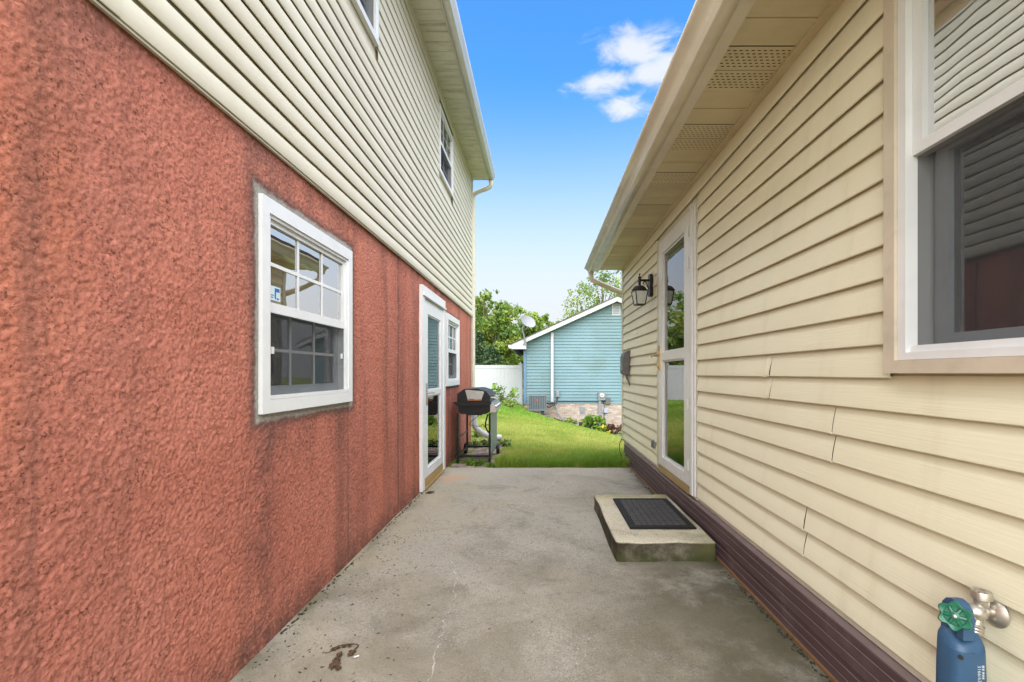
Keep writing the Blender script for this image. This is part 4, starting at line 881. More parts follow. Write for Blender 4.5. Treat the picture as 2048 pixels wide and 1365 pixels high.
bm = BM(); prism(bm, [(gx0+.128, .797), (gx0+.122, .815), (gx0+.17, .822), (gx0+.24, .812), (gx1-.112, .818), (gx1-.112, .797)], 'y', gy0+.002, gy0+.0055); obj('rust_patch', bm, m['rust'], gr)
bm = BM(); prism(bm, [(gx1+.007, .655), (gx1+.07, .645), (gx1+.085, .665), (gx1+.045, .772), (gx1+.007, .778)], 'y', gy0+.0, gy1-.0); obj('control_panel', bm, m['steel'], gr, .004)
for i in range(4):
    bm = BM(); lathe(bm, [(.0, 0), (.026, 0), (.023, .018), (.0, .022)], (gx1+.066, gy0+.14+i*.16, .716), (.94, 0, .34), 16); obj('knob', bm, m['chrome'], gr, smooth=40)
bm = BM(); tube(bm, [(gx1+.004, gy0+.10, .835), (gx1+.06, gy0+.10, .835)], .007, 8); tube(bm, [(gx1+.004, gy1-.10, .835), (gx1+.06, gy1-.10, .835)], .007, 8); tube(bm, [(gx1+.06, gy0+.06, .835), (gx1+.06, gy1-.06, .835)], .012, 10); obj('lid_handle', bm, m['chrome'], gr, smooth=50)
bm = BM(); box(bm, gx1+.014, gx1+.024, gy0+.02, gy1-.02, .115, .64); obj('front_panel', bm, m['grillgrey'], gr, .003)
bm = BM(); tube(bm, smooth_path([(gx1-.03, gy0+.06, .62), (gx1-.055, gy0+.05, .53), (gx1-.06, gy0+.05, .46), (gx1-.03, gy0+.04, .40), (gx1-.02, gy0+.04, .38)], 5), .010, 8); tube(bm, smooth_path([(gx0+.28, gy1-.1, .62), (gx0+.12, gy1-.1, .50), (gx0+.05, gy1-.1, .42), (gx0+.2, gy1-.12, .395), (gx0+.24, gy1-.12, .425), (gx0+.27, gy1-.12, .385), (gx0+.30, gy1-.12, .42), (gx0+.34, gy1-.12, .40), (gx1-.02, gy1-.12, .395)], 5), .004, 6); obj('gas_hose', bm, m['grillblack'], gr, smooth=50)

# ------------------------------------------------------------------ blue house, fence and what stands by them
BH = thing('house', 'light blue house with white rake boards and a pale brick foundation', 'house', (3.1, BY, -.5))
SB = -.09; EZ, PZ = 2.40, 4.07; SL = (PZ-EZ)/(BRX-BX0); BX1 = 2*BRX-BX0
def btop(x): return EZ+SL*(x-BX0) if x < BRX else PZ-SL*(x-BRX)
bm = BM(); prism(bm, [(BX0+.01, SB), (BX1-.01, SB), (BX1-.01, EZ), (BRX, PZ), (BX0+.01, EZ)], 'y', BY+.01, BY+11); bs = obj('siding', bm, m['bluetrim'], BH)
BC = .127; k = 0
while SB+k*BC < PZ-.05:
    z0 = SB+k*BC; z1 = z0+BC+.006
    def xr(z):
        if z <= EZ: return BX0+.10, BX1-.10
        d = (z-EZ)/SL; return max(BX0+.10, BX0+d), min(BX1-.10, BX1-d)
    a0_, a1_ = xr(z0); b0_, b1_ = xr(min(z1, PZ-.02)); w = random.uniform(-.001, .001)
    bm = BM(); vv = [bm.verts.new(p) for p in ((a0_, BY-.032+w, z0), (a1_, BY-.032+w, z0), (b1_, BY-.004, z1), (b0_, BY-.004, z1), (a0_, BY+.009, z0), (a1_, BY+.009, z0), (b1_, BY+.009, z1), (b0_, BY+.009, z1))]
    for f in ((0, 1, 2, 3), (4, 7, 6, 5), (0, 4, 5, 1), (3, 2, 6, 7), (0, 3, 7, 4), (1, 5, 6, 2)): bm.faces.new([vv[i] for i in f])
    obj('plank', bm, m['blue'], bs); k += 1
boxm('corner_post', (BX0-.02, BX0+.095, BY-.036, BY+.06, SB-.01, EZ+.05), m['bluetrim'], BH, .004)
fo = boxm('foundation', (BX0+.02, BX1-.02, BY+.004, BY+10.9, -3, SB-.002), m['mortar'], BH, 0)
bb = BM(); box(bb, -.096, .096, -.012, .05, -.029, .029); brm = to_mesh('brick', bb, .004); brm.materials.append(m['brick'])
for r in range(20):
    z_ = SB-.034-r*.068
    for i in range(22):
        x_ = BX0+.125+i*.203+(.1 if r % 2 else 0)
        if x_ > 3.6 or z_+.03 < gzf(x_, BY-.4)-.03: continue
        link('brick', brm, None, fo, at=(x_, BY+random.uniform(-.003, .002), z_))
# roof with overhang, rake boards, boxed eave
OV = .50; RY_ = BY-.32
tipx, tipz = BX0-OV, EZ-SL*OV
for sgn in (1, -1):
    fx = lambda x: x if sgn == 1 else 2*BRX-x
    bm = BM(); prism(bm, [(fx(tipx-.03), tipz+.125), (fx(BRX-.001*sgn if sgn == 1 else BRX-.001), PZ+.155), (fx(BRX-.001), PZ+.185), (fx(tipx-.03), tipz+.155)], 'y', RY_-.03, BY+11.3); obj('roof', bm, m['shingle'], BH)
    bm = BM(); prism(bm, [(fx(tipx), tipz-.05), (fx(BRX-.0012), PZ-.035), (fx(BRX-.0012), PZ+.152), (fx(tipx), tipz+.122)], 'y', RY_, RY_+.025); obj('rake_board', bm, m['fencew'], BH, .004)
    bm = BM(); prism(bm, [(fx(tipx+.02), tipz-.035), (fx(BRX-.0014), PZ-.02), (fx(BRX-.0014), PZ-.008), (fx(tipx+.02), tipz-.023)], 'y', RY_+.026, BY+.02); obj('rake_soffit', bm, m['fencew'], BH)
bm = BM(); prism(bm, [(tipx+.03, tipz-.06), (BX0+.10, tipz-.06), (BX0+.10, EZ+.02), (tipx+.03, tipz+.05)], 'y', RY_-.012, BY-.038); obj('eave_return', bm, m['fencew'], BH, .004)
bm = BM(); prism(bm, [(tipx-.12, tipz+.03), (tipx-.09, tipz-.03), (tipx-.005, tipz-.03), (tipx-.005, tipz+.11), (tipx-.12, tipz+.11)], 'y', RY_, BY+11.2); obj('gutter', bm, m['fencew'], BH)
boxm('line_cover', (.44, .545, BY-.10, BY-.024, SB+.06, 2.80), m['fencew'], BH, .006)
gv = obj('gable_vent', frame_bm(lambda b, n0, n1, u0, u1, z0, z1: box(b, u0, u1, BY-n1, BY-n0, z0, z1), 2.93, 3.26, 3.50, 3.98, .03, .03, .03, .03, .0, .045), m['fencew'], BH, .002)
boxm('backing', (2.961, 3.229, BY-.024, BY-.0235, 3.531, 3.949), m['acdark'], gv, 0)
for i in range(9): boxm('slat', (2.962, 3.228, BY-.04, BY-.026, 3.54+i*.046, 3.54+i*.046+.021), m['fencew'], gv, .001)
boxm('foundation_vent', (1.62, 1.83, BY-.03, BY-.014, -.46, -.22), m['meter'], BH, .004)
# satellite dish on the eave
sd = thing('satellite_dish', 'grey satellite dish on a bent mast at the blue house eave', 'satellite dish', (-.66, RY_, 2.3))
DY = RY_-.06
bm = BM(); tube(bm, smooth_path([(-.60, DY+.03, 2.33), (-.63, DY, 2.62), (-.68, DY, 2.83), (-.70, DY, 2.98)], 5), .03, 10); box(bm, -.68, -.52, DY+.01, DY+.05, 2.28, 2.33); obj('mast', bm, m['dish'], sd, smooth=50)
nd = Vector((.40, -.62, .52)).normalized(); dc = Vector((-.50, DY-.12, 3.16))
bm = BM(); lathe(bm, [(.0, 0), (.08, .004), (.16, .018), (.24, .042), (.31, .072), (.32, .078), (.318, .070), (.31, .060), (.24, .028), (.16, .004), (.08, -.010), (.0, -.014)], dc, nd, 32); obj('reflector', bm, m['dish'], sd, smooth=45)
bm = BM(); tube(bm, [(-.69, DY, 2.96), dc-nd*.03], .03, 8); lathe(bm, [(.0, 0), (.06, 0), (.07, .06), (.03, .09), (.0, .09)], dc-nd*.10, nd, 12); obj('bracket', bm, m['meter'], sd, smooth=45)
bm = BM(); e_ = dc+Vector((.02, -.30, -.20)); tube(bm, smooth_path([dc+Vector((-.06, 0, -.26)), dc+Vector((-.05, -.16, -.30)), e_], 4), .014, 8); lathe(bm, [(.0, 0), (.035, 0), (.045, .07), (.0, .08)], e_, (dc-e_), 12); obj('feed_arm', bm, m['meter'], sd, smooth=45)
# condenser
ac = thing('air_conditioner', 'grey outdoor condenser on black feet beside the brick foundation', 'air conditioner', (-.1, 17.9, -.46))
ax0, ax1, ay0, ay1, az0, az1 = -.455, .262, 17.62, 18.22, -.29, .262
bm = BM(); box(bm, ax0+.02, ax1-.02, ay0+.02, ay1-.02, az0+.01, az1-.01); obj('core', bm, m['acdark'], ac)
bm = BM(); box(bm, ax0-.01, ax1+.01, ay0-.01, ay1+.01, az1-.008, az1+.028); obj('top_cover', bm, m['acgrey'], ac, .012)
bm = BM(); box(bm, ax0-.005, ax1+.005, ay0-.005, ay1+.005, az0-.02, az0+.05); obj('base_pan', bm, m['acgrey'], ac, .006)
for i in range(11):
    x_ = ax0+.01+i*(ax1-ax0-.06)/10; boxm('louvre', (x_, x_+.042, ay0, ay0+.022, az0+.051, az1-.009), m['acgrey'], ac, .004)
for y_ in (ay0+.1, ay0+.3, ay0+.5): boxm('louvre', (ax1-.02, ax1, y_-.06, y_+.06, az0+.051, az1-.009), m['acgrey'], ac, .004)
bm = BM(); prism(bm, [(-.165, .075), (-.095, .075), (-.13, .145)], 'y', ay0-.006, ay0-.002); obj('badge', bm, m['red'], ac)
for x_ in (ax0+.16, ax1-.16): boxm('foot', (x_-.06, x_+.06, ay0+.04, ay1-.04, az0-.19, az0-.021), m['acdark'], ac, .006)
o = boxm('condenser_pad', (ax0-.02, ax1+.12, ay0-.12, ay1+.08, -.60, az0-.191), plain('pad_grey', (.12, .125, .13), .9), None, .01); tag(o, 'dark pad lying under the outdoor condenser feet', 'pad')
bm = BM(); tube(bm, smooth_path([(ax1+.005, 18.0, -.02), (.36, 18.2, -.06), (.48, BY-.1, -.04), (.60, BY-.06, -.02)], 5), .03, 8); tube(bm, smooth_path([(ax1+.005, 18.0, -.16), (.36, 18.1, -.20), (.48, 18.3, -.16), (.66, BY-.06, -.02), (.70, BY-.06, .22)], 5), .028, 8); obj('refrigerant_line', bm, m['acdark'], ac, smooth=50)
boxm('disconnect_box', (.66, .78, BY-.10, BY-.03, .20, .45), m['meter'], ac, .006)
bm = BM(); tube(bm, smooth_path([(.62, BY-.06, -.12), (.66, BY-.08, -.25), (.75, BY-.14, -.45), (.86, BY-.3, -.62), (1.0, BY-.5, -.80)], 5), .02, 8); obj('drain_hose', bm, m['meter'], ac, smooth=50)
bm = BM(); tube(bm, [(.72, BY-.035, .0), (1.6, BY-.034, .01), (2.42, BY-.035, .0)], .018, 6); obj('cable', bm, m['acdark'], ac)
# electric meter
em = thing('electric_meter', 'grey round-dial electric meter box with conduit on the blue siding', 'electric meter', (2.5, BY, .2))
boxm('meter_box', (2.36, 2.64, BY-.13, BY-.026, .06, .39), m['meter'], em, .008)
bm = BM(); lathe(bm, [(.0, 0), (.085, 0), (.085, .04), (.07, .055), (.0, .058)], (2.50, BY-.131, .255), (0, -1, 0), 24); obj('dial', bm, m['frost'], em, smooth=40)
bm = BM(); lathe(bm, [(.086, .0), (.10, 0), (.10, .02), (.086, .02)], (2.50, BY-.131, .255), (0, -1, 0), 24); obj('dial_ring', bm, m['chrome'], em, smooth=40)
boxm('dial_face', (2.465, 2.535, BY-.192, BY-.1895, .255, .28), m['acdark'], em, 0)
boxm('conduit', (2.37, 2.47, BY-.10, BY-.016, -.95, .058), m['meter'], em, .012)
boxm('service_box', (2.655, 2.85, BY-.11, BY-.026, -.10, .14), m['meterd'], em, .006)
boxm('junction_box', (2.60, 2.74, BY-.10, BY-.014, -.45, -.27), plain('junction_blue', (.30, .36, .47), .5), em, .006)
bm = BM(); tube(bm, [(2.62, BY-.05, -.26), (2.615, BY-.05, -.11)], .012, 6); tube(bm, [(2.60, BY-.04, -.95), (2.60, BY-.04, -.46)], .012, 6); tube(bm, smooth_path([(2.655, BY-.06, .05), (2.56, BY-.06, .02), (2.60, BY-.05, -.1)], 4), .015, 6); obj('wire', bm, m['acdark'], em)
# white privacy fence
FY = 19.9
fe = thing('fence', 'white vinyl privacy fence between the tall house and blue house', 'fence', (-4, FY, 0))
px_list = [-.83, -3.27, -5.7, -8.1, -10.5, -12.9]
for x_ in px_list:
    bm = BM(); box(bm, x_-.065, x_+.065, FY-.065, FY+.065, -.7, 1.565); pst = obj('post', bm, m['fencew'], fe, .004)
    bm = BM(); lathe(bm, [(.10, 0), (.10, .02), (.05, .045), (.0, .06)], (x_, FY, 1.566), (0, 0, 1), 4); bmesh.ops.rotate(bm, verts=bm.verts, cent=(x_, FY, 0), matrix=Matrix.Rotation(rad(45), 3, 'Z')); obj('cap', bm, m['fencew'], pst)
for a, b in zip(px_list[1:], px_list[:-1]):
    boxm('rail', (a+.066, b-.066, FY-.026, FY+.026, 1.37, 1.505), m['fencew'], fe, .005); boxm('rail', (a+.066, b-.066, FY-.026, FY+.026, -.25, -.10), m['fencew'], fe, .005)
    n = 14; w_ = (b-a-.132)/n
    for i in range(n): boxm('board', (a+.066+i*w_+.001, a+.066+(i+1)*w_-.001, FY-.012, FY+.012, -.099, 1.369), m['fencew'], fe, .002)

# ------------------------------------------------------------------ vegetation
def quads(cen, nrm, size, asp=1.6, rng=RNG):
    n = len(cen); nrm = nrm/np.maximum(np.linalg.norm(nrm, axis=1, keepdims=True), 1e-6); t = rng.normal(size=(n, 3)); u = np.cross(nrm, t); u /= np.maximum(np.linalg.norm(u, axis=1, keepdims=True), 1e-6); v = np.cross(nrm, u)
    s = np.asarray(size).reshape(-1, 1); a = u*s*asp*.5; b = v*s*.5
    V = np.stack([cen-a, cen+b-nrm*s*.12, cen+a, cen-b-nrm*s*.12], 1).reshape(-1, 3); return V, np.arange(4*n).reshape(n, 4)
def crown_mesh(clumps, leaves, leaf, rng, tint_lo=0., tint_hi=1.):
    """clumps: list of (centre, radius); leaves spread around each, denser to its outside"""
    cs = []; ns = []; ts = []
    for (c, r) in clumps:
        k = max(8, int(leaves*r*r)); d = rng.normal(size=(k, 3)); d /= np.linalg.norm(d, axis=1, keepdims=True); rr = r*rng.random(k)**.45*(1+.25*rng.normal(size=k)*.6)
        p = d*rr[:, None]*np.array([1, 1, .8]); cs.append(np.asarray(c)+p); ns.append(d*.6+rng.normal(size=(k, 3))*.6+np.array([0, 0, .35])); base = rng.random()*.6
        ts.append(np.clip(base+.4*rng.random(k), 0, 1)*(tint_hi-tint_lo)+tint_lo)
    c = np.concatenate(cs); nn = np.concatenate(ns); t = np.concatenate(ts); V, Q = quads(c, nn, leaf*(.6+.8*rng.random(len(c))), rng=rng)
    return raw_mesh('crown', V, Q, 4, tint=np.repeat(t, 4))
def tree(label, x, y, top, rad_, base_z, mat, leaf=.16, dens=640, seed=1, lean=0., sparse=1., crown_lo=.28, group='trees beyond the fence', name='tree'):
    rng = np.random.default_rng(seed); rr = random.Random(seed); t = thing(name, label, 'tree', (x, y, base_z), group); h = top-base_z
    bm = BM(); tip = Vector((x+lean, y, base_z+h*.86)); P = [Vector((x, y, base_z-.2)), Vector((x+lean*.2, y+.05, base_z+h*.3)), Vector((x+lean*.6, y-.05, base_z+h*.6)), tip]; P = smooth_path(P, 4)
    tube(bm, P, [max(.02, .028*h*(1-i/(len(P)))) for i in range(len(P))], 9)
    clumps = []
    for i in range(int(26*sparse)+6):
        f = crown_lo+(1-crown_lo)*((i+.5)/(int(26*sparse)+6)); zc_ = base_z+h*f
        prof = math.sin(math.pi*min(1, max(.05, (f-crown_lo)/(1-crown_lo)*.86+.12)))**.7; a = rr.uniform(0, 6.28); rad2 = rad_*prof*math.sqrt(rr.random())*.95
        c = (x+lean*f+math.cos(a)*rad2, y+math.sin(a)*rad2, zc_-rad_*.10); r = rad_*rr.uniform(.24, .42)*(1-.45*(f > .85)); clumps.append((c, r))
        q = P[min(len(P)-1, int(len(P)*min(.95, f*.8)))]
        if i % 2 == 0: tube(bm, [q, q.lerp(Vector(c), .5)+Vector((0, 0, .1)), Vector(c)], [.012*h*.4, .007*h*.4, .012], 6)
    for i in range(int(14*sparse)):          # thin shoots beyond the outline
        a = rr.uniform(0, 6.28); f = rr.uniform(.4, 1.); c = (x+lean*f+math.cos(a)*rad_*1.02*math.sin(math.pi*(f*.8+.1)), y+math.sin(a)*rad_*.9, base_z+h*f+rr.uniform(0, .05)*h); clumps.append((c, rad_*.10))
    obj('trunk', bm, m['bark'], t, smooth=50); link('crown', crown_mesh(clumps, dens/max(rad_*.3, .3), leaf, rng), mat, t)
    return t
def conifer(label, x, y, top, rad_, base_z, mat, seed, group='trees beyond the fence'):
    rng = np.random.default_rng(seed); t = thing('conifer', label, 'tree', (x, y, base_z), group); h = top-base_z; bm = BM(); tube(bm, [(x, y, base_z-.2), (x, y, top-.3)], [.14, .03], 8); obj('trunk', bm, m['bark'], t)
    clumps = []
    for i in range(70):
        f = (i+.5)/70; a = i*2.4; r = rad_*(1-f)**.8*(.6+.4*rng.random()); clumps.append(((x+math.cos(a)*r, y+math.sin(a)*r, base_z+.2+f*(h-.25)), .18+.30*rad_*(1-f)))
    link('crown', crown_mesh(clumps, 520, .10, rng), mat, t)
def gpx(px, Y): return (px-1080)/F*Y
def zpx(py, Y): return H-(py-747)/F*Y
tree('tall mid-green tree rising behind the fence next to the downspout', gpx(960, 36), 36, zpx(596, 36), 1.9, -.5, m['leafa'], seed=11, leaf=.125)
tree('rounded yellow-green tree second from the downspout, behind the fence', gpx(991, 33), 33, zpx(618, 33), 1.75, -.5, m['leafb'], seed=12, leaf=.12)
tree('broad yellow-green tree directly behind the satellite dish', gpx(1046, 38), 38, zpx(613, 38), 2.5, -.8, m['leafb'], seed=23, leaf=.125)
tree('smaller light green tree whose top clears the blue roof slope', gpx(1093, 40), 40, zpx(626, 40), 1.7, -.8, m['leafb'], seed=14, leaf=.125)
tree('dark green tree filling the gap low behind the fence', gpx(1015, 42), 42, zpx(648, 42), 2.2, -.8, m['leafa'], seed=15, leaf=.14)
tree('airy grey-green tree with open branches above the blue house ridge', gpx(1205, 34), 34, zpx(538, 34), 3.1, -1.5, m['leafa'], seed=37, leaf=.11, dens=210, sparse=1.6, crown_lo=.35, group=None)
conifer('dark conifer close to the downspout, just behind the fence', gpx(958, 25), 25, zpx(662, 25), 1.0, -.5, m['leafc'], 21)
conifer('low dark conifer just behind the fence, left of the russet shrub', gpx(985, 24), 24, zpx(690, 24), 1.0, -.5, m['leafc'], 22)
for i, (x_, y_, tp_, r_, mt, lb_) in enumerate(((-6.4, 27, 6.2, 2.3, 'leafa', 'mid-green tree nearest the fence'), (-9.5, 31, 7.6, 2.8, 'leafb', 'tall yellow-green tree'), (-4.2, 34, 7.4, 2.4, 'leafa', 'slender mid-green tree closest to the downspout'), (-12.5, 28, 7.0, 2.6, 'leafa', 'mid-green tree farthest from the walkway'))):
    tree(lb_+' behind the tall house, mirrored in the door glass', x_, y_, tp_, r_, -.5, m[mt], seed=60+i, leaf=.2, dens=120, group='trees mirrored in the door glass')
def shrub(name, label, cat, x, y, r, h, mat, leaf, n, seed, group=None, zb=None, dens=None):
    rng = np.random.default_rng(seed); rr = random.Random(seed); zb = gzf(x, y) if zb is None else zb; t = thing(name, label, cat, (x, y, zb), group); bm = BM(); clumps = []
    for i in range(n):
        a = rr.uniform(0, 6.28); q = r*math.sqrt(rr.random()); f = rr.uniform(.25, 1.)*(1-.35*q/r); c = Vector((x+math.cos(a)*q, y+math.sin(a)*q*.8, zb+h*f)); tube(bm, [(x+rr.uniform(-.04, .04), y, zb-.03), Vector((x, y, zb)).lerp(c, .55)+Vector((0, 0, .04)), c], [.009, .006, .003], 5); clumps.append((c, r*.30))
    obj('stem', bm, m['bark'], t); link('leaves', crown_mesh(clumps, dens or 26/max(r*.3, .02)**1.0, leaf, rng), mat, t); return t
shrub('shrub', 'yellow-leaved shrub peeking over the white fence', 'shrub', gpx(1036, 22), 22, .62, 2.0, m['leafd'], .085, 26, 31, zb=-.3)
shrub('shrub', 'russet shrub behind the fence, left of the yellow one', 'shrub', gpx(1012, 22.6), 22.6, .55, 1.95, m['leafe'], .08, 22, 32, zb=-.3)
shrub('bush', 'loose green bush in front of the white fence', 'bush', gpx(1006, 17), 17, .50, .98, m['leaff'], .075, 30, 33)
shrub('bush', 'low straggly grass clump at the foot of the fence bush', 'bush', gpx(1022, 16.6), 16.6, .42, .34, m['leafb'], .05, 24, 34)
shrub('plant', 'bright yellow-green leafy plant in the bed by the meter', 'plant', 2.08, 17.45, .46, .74, m['leaff'], .12, 26, 35)
shrub('plant', 'drooping yellow leaves at the front of the foundation bed', 'plant', 2.42, 17.15, .30, .36, m['leafd'], .11, 12, 36)
shrub('plant', 'dark reddish plant in the bed right of the yellow-green one', 'plant', 2.78, 17.3, .40, .60, m['leafg'], .08, 24, 37)
shrub('plant', 'dark green plant in the bed beside the yellow wall corner', 'plant', 3.15, 17.0, .38, .45, m['leafa'], .08, 22, 38)
shrub('plant', 'grassy tuft in front of the brick foundation', 'plant', 1.15, 17.7, .30, .36, m['leafb'], .06, 18, 39)
shrub('plant', 'small wispy tuft between the grassy tuft and the yellow-green plant', 'plant', 1.75, 17.6, .2, .32, m['leafb'], .05, 10, 40)
bs_x = np.linspace(.55, 4.2, 22); bed = []
bm = BM(); rows = []
for x_ in bs_x:
    w_ = .25+.95*min(1, (x_-.5)/1.6); rows.append([bm.verts.new((x_, yy, gzf(x_, yy)+zz_)) for yy, zz_ in ((BY-.02-w_-.12, -.02), (BY-.02-w_, .045), (BY-.02-w_*.5, .07), (BY+.05, .06))])
for i in range(len(rows)-1):
    for j in range(3): bm.faces.new((rows[i][j], rows[i+1][j], rows[i+1][j+1], rows[i][j+1]))
obj('planting_bed', bm, m['mulch'], None, kind='structure')
o = boxm('block', (1.52, 1.70, 17.72, 17.9, gzf(1.6, 17.8)-.02, gzf(1.6, 17.8)+.24), plain('brown_block', (.10, .06, .045), .9), None, .012); tag(o, 'small brown block standing in the foundation bed', 'block')
# weeds between the pavers
weeds = [((951, 874), .13, .16, 'weed clump beside the white drain pipe elbow'), ((947, 893), .12, .13, 'weed clump just behind the grill, close to the stucco corner'), ((972, 891), .11, .15, 'weed clump between the grill legs'), ((1008, 890), .12, .14, 'weed clump right of the grill wheel'), ((951, 929), .11, .10, 'weed clump on the pavers under the grill front'), ((982, 931), .07, .06, 'tiny weed by the front leg of the grill'), ((909, 915), .11, .13, 'bluish weed against the stucco wall beside the door')]
for i, ((a, b), r_, h_, lb) in enumerate(weeds):
    x_, y_ = on_ground(a, b); shrub('weed', lb, 'weed', x_, y_, r_, h_, m['leaff' if i != 6 else 'leafa'], .026, 22, 70+i, group='weeds around the grill', zb=-.03, dens=900)

# lawn: blades of grass, one object
def grass():
    rng = np.random.default_rng(5); X = []; Yv = []; Hh = []; Wd = []
    def patch(n, x0, x1, y0, y1, h, w, keep=None):
        x = rng.uniform(x0, x1, n); y = rng.uniform(y0, y1, n); ok = np.ones(n, bool)
        ok &= ~((x < -.56+.05*np.sin(y*9)) & (y < 8.0)); ok &= ~((x > 1.09) & (y < RY1+.02)); ok &= (x > LX-.02) | (y > LY1+.05); ok &= y > END+.008
        bw = .25+.95*np.clip((x-.5)/1.6, 0, 1); ok &= ~((x > .5) & (y > BY-.1-bw)); ok &= ~((x > ax0-.1) & (x < ax1+.2) & (y > ay0-.15)) & (y < FY)
        ok &= ~((x > BX0-.05) & (y > BY))
        hh = h*(.35+1.1*rng.random(n)**1.4)*(.45+.6*vnoise(x+30, y+30, .6, 9)+.6*vnoise(x+30, y+30, .17, 19)); X.append(x[ok]); Yv.append(y[ok]); Hh.append(hh[ok]); Wd.append(np.full(ok.sum(), w))
    patch(30000, -.62, 1.2, END, 7.2, .062, .0055); patch(5200, -.58, 1.1, END, END+.16, .105, .006); patch(2600, .35, 1.1, END+.05, 6.1, .12, .006); patch(34000, -1.2, 2.6, 7.0, 9.6, .055, .008); patch(42000, -2.2, 4.4, 9.6, 13.5, .055, .012); patch(46000, -3.5, 6.0, 13.5, 19.8, .06, .018); patch(16000, -13, -3.0, 8, 19.8, .07, .03)
    x, y, h, w = map(np.concatenate, (X, Yv, Hh, Wd)); n = len(x); z = gz(x, y)-.008; a = rng.uniform(0, 2*np.pi, n); dx, dy = np.cos(a)*w*.5, np.sin(a)*w*.5; l = rng.uniform(.1, .9, n)*h; b = rng.uniform(0, 2*np.pi, n); lx_, ly_ = np.cos(b)*l, np.sin(b)*l
    P = np.stack([np.stack([x-dx, y-dy, z], 1), np.stack([x+dx, y+dy, z], 1), np.stack([x-dx*.8+lx_*.35, y-dy*.8+ly_*.35, z+h*.6], 1), np.stack([x+dx*.8+lx_*.35, y+dy*.8+ly_*.35, z+h*.6], 1), np.stack([x+lx_, y+ly_, z+h*.92], 1)], 1).reshape(-1, 3)
    i = np.arange(n)[:, None]*5; T = np.concatenate([i+[0, 1, 3], i+[0, 3, 2], i+[2, 3, 4]], 0); t = np.repeat(np.clip(rng.random(n)*.8+.2*vnoise(x+40, y+40, .3, 12), 0, 1), 5)
    return raw_mesh('grass', P, T, 3, tint=t)
link('grass', grass(), m['grass'], kind='stuff')

# ------------------------------------------------------------------ litter on the concrete
rng = np.random.default_rng(77)
def litter_points():
    pts = []
    for _ in range(210):
        y_ = rng.uniform(1.5, 3.6); x_ = -1.10+abs(rng.normal())*.28; pts.append((x_, y_, rng.uniform(.0025, .009)))
    for _ in range(90): y_ = rng.uniform(1.6, 5.5); pts.append((-1.135+abs(rng.normal())*.02, y_, rng.uniform(.003, .009)))
    for _ in range(200): y_ = rng.uniform(1.7, 5.4); pts.append((1.085-abs(rng.normal())*.018, y_, rng.uniform(.004, .014)))
    for _ in range(60): pts.append((rng.uniform(-1, 1), rng.uniform(1.6, 5.5), rng.uniform(.002, .007)))
    return pts
bm = BM()
for (x_, y_, s_) in litter_points():
    if .45 < x_ < 1.08 and 2.76 < y_ < 3.88: continue
    a = rng.uniform(0, 6.28); z_ = slab_z(x_, y_)+.0015; ca, sa = math.cos(a), math.sin(a); L, Wd_ = s_, s_*rng.uniform(.25, .6)
    q = [bm.verts.new((x_+ca*u_*L-sa*v_*Wd_, y_+sa*u_*L+ca*v_*Wd_, z_+w_)) for u_, v_, w_ in ((-1, -.3, 0), (0, -1, .001), (1, 0, .003), (0, 1, .001))]
    bm.faces.new(q); q2 = [bm.verts.new(v_.co-Vector((0, 0, .0012))) for v_ in q]; bm.faces.new(q2[::-1])
    for i in range(4): bm.faces.new((q[i], q2[i], q2[(i+1) % 4], q[(i+1) % 4]))
obj('leaf_litter', bm, m['litter'], None, kind='stuff')
bm = BM()
for _ in range(900):
    y_ = rng.uniform(1.5, 5.5); side = rng.random()
    if side < .6: x_ = 1.088-abs(rng.normal())*.012
    else: x_ = LX+.014+abs(rng.normal())*.010
    if vnoise(np.array(y_+3), np.array(side > .6)*3., .35, 15) < .42: continue
    s_ = rng.uniform(.002, .007); z_ = slab_z(x_, y_)
    bmesh.ops.create_icosphere(bm, subdivisions=1, radius=s_, matrix=Matrix.Translation((x_, y_, z_+s_*.2)) @ Matrix.Diagonal((1, 1.5, .7, 1)))
obj('moss', bm, m['moss'], None, kind='stuff', smooth=60)
def flat(px, py, z=.004): x_, y_ = on_ground(px, py); return Vector((x_, y_, slab_z(x_, y_)+z))
tw = thing('dead_twig', 'curled brown twig with shrivelled seed tufts on the concrete', 'twig', flat(690, 1312, 0))
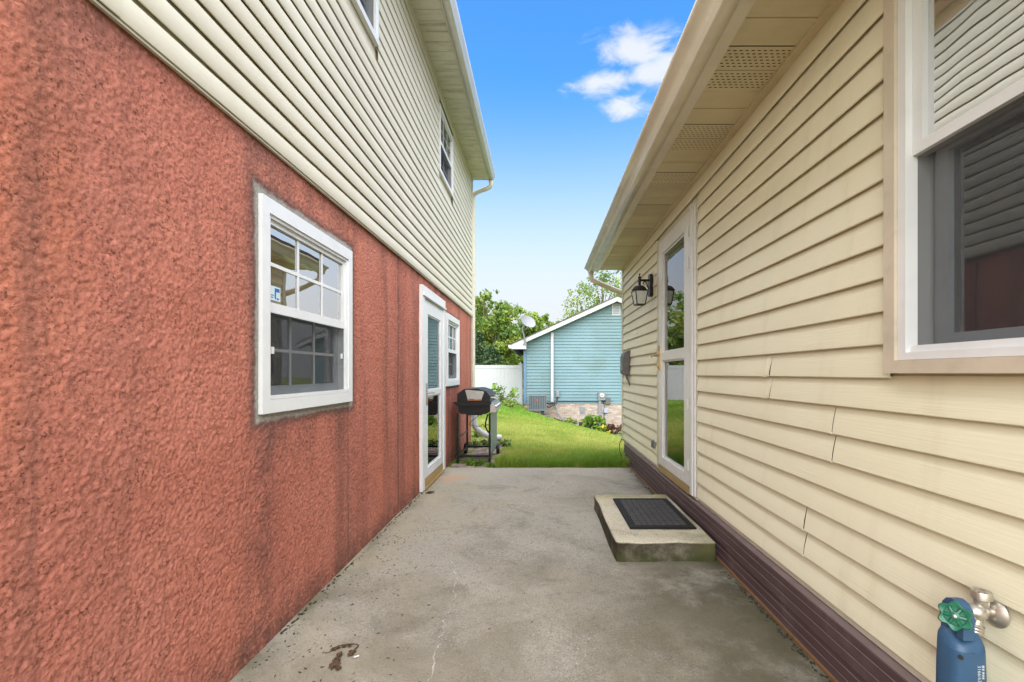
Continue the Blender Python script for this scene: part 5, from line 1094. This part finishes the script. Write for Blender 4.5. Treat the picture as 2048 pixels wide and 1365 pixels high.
bm = BM(); P = smooth_path([flat(644, 1307), flat(657, 1308), flat(668, 1301, .008), flat(682, 1297, .010), flat(700, 1295, .012), flat(714, 1295, .010), flat(716, 1298, .008), flat(708, 1305, .008), flat(702, 1313, .005)], 6); tube(bm, P, [.0012+.0022*abs(math.sin(i*.9))*(i > 8) for i in range(len(P))], 7); obj('stem', bm, m['twig'], tw, smooth=60)
for (a, b, s_) in ((668, 1302, .008), (676, 1299, .006), (688, 1296, .007), (700, 1295, .006), (704, 1309, .010), (701, 1313, .007), (672, 1330, .013), (668, 1335, .012), (674, 1322, .008), (680, 1312, .009), (677, 1340, .009)):
    bm = BM(); p = flat(a, b, .006); bmesh.ops.create_icosphere(bm, subdivisions=2, radius=s_, matrix=Matrix.Translation(p) @ Matrix.Diagonal((1.2, 1, .6, 1)))
    for v_ in bm.verts: v_.co += (v_.co-p)*random.uniform(-.5, .7)
    obj('tuft', bm, m['twig'], tw)
for (a0_, b0_, a1_, b1_) in ((672, 1325, 684, 1307), (668, 1338, 662, 1345), (674, 1338, 682, 1330), (670, 1332, 664, 1325)):
    bm = BM(); tube(bm, [flat(a0_, b0_, .006), flat((a0_+a1_)/2, (b0_+b1_)/2, .012), flat(a1_, b1_, .005)], [.002, .004, .001], 6); obj('leaf', bm, m['twig'], tw)
bm = BM(); p = flat(713, 1317); box(bm, -.010, .010, -.003, .003, 0, .003); bmesh.ops.rotate(bm, verts=bm.verts, cent=(0, 0, 0), matrix=Matrix.Rotation(.6, 3, 'Z')); bmesh.ops.translate(bm, verts=bm.verts, vec=p); o = obj('paint_chip', bm, m['chip'], None, .0008); tag(o, 'small white paint chip lying beside the brown twig', 'chip')
bm = BM(); p = flat(861, 986)
q = [bm.verts.new(p+Vector(v_)) for v_ in ((-.05, -.01, .004), (-.01, -.035, .010), (.045, -.012, .016), (.03, .025, .012), (-.02, .03, .006))]; bm.faces.new(q); o = obj('dry_leaf', bm, m['leafe'], None, solid=.001); tag(o, 'dry brown leaf lying by the left storm door sill', 'leaf')
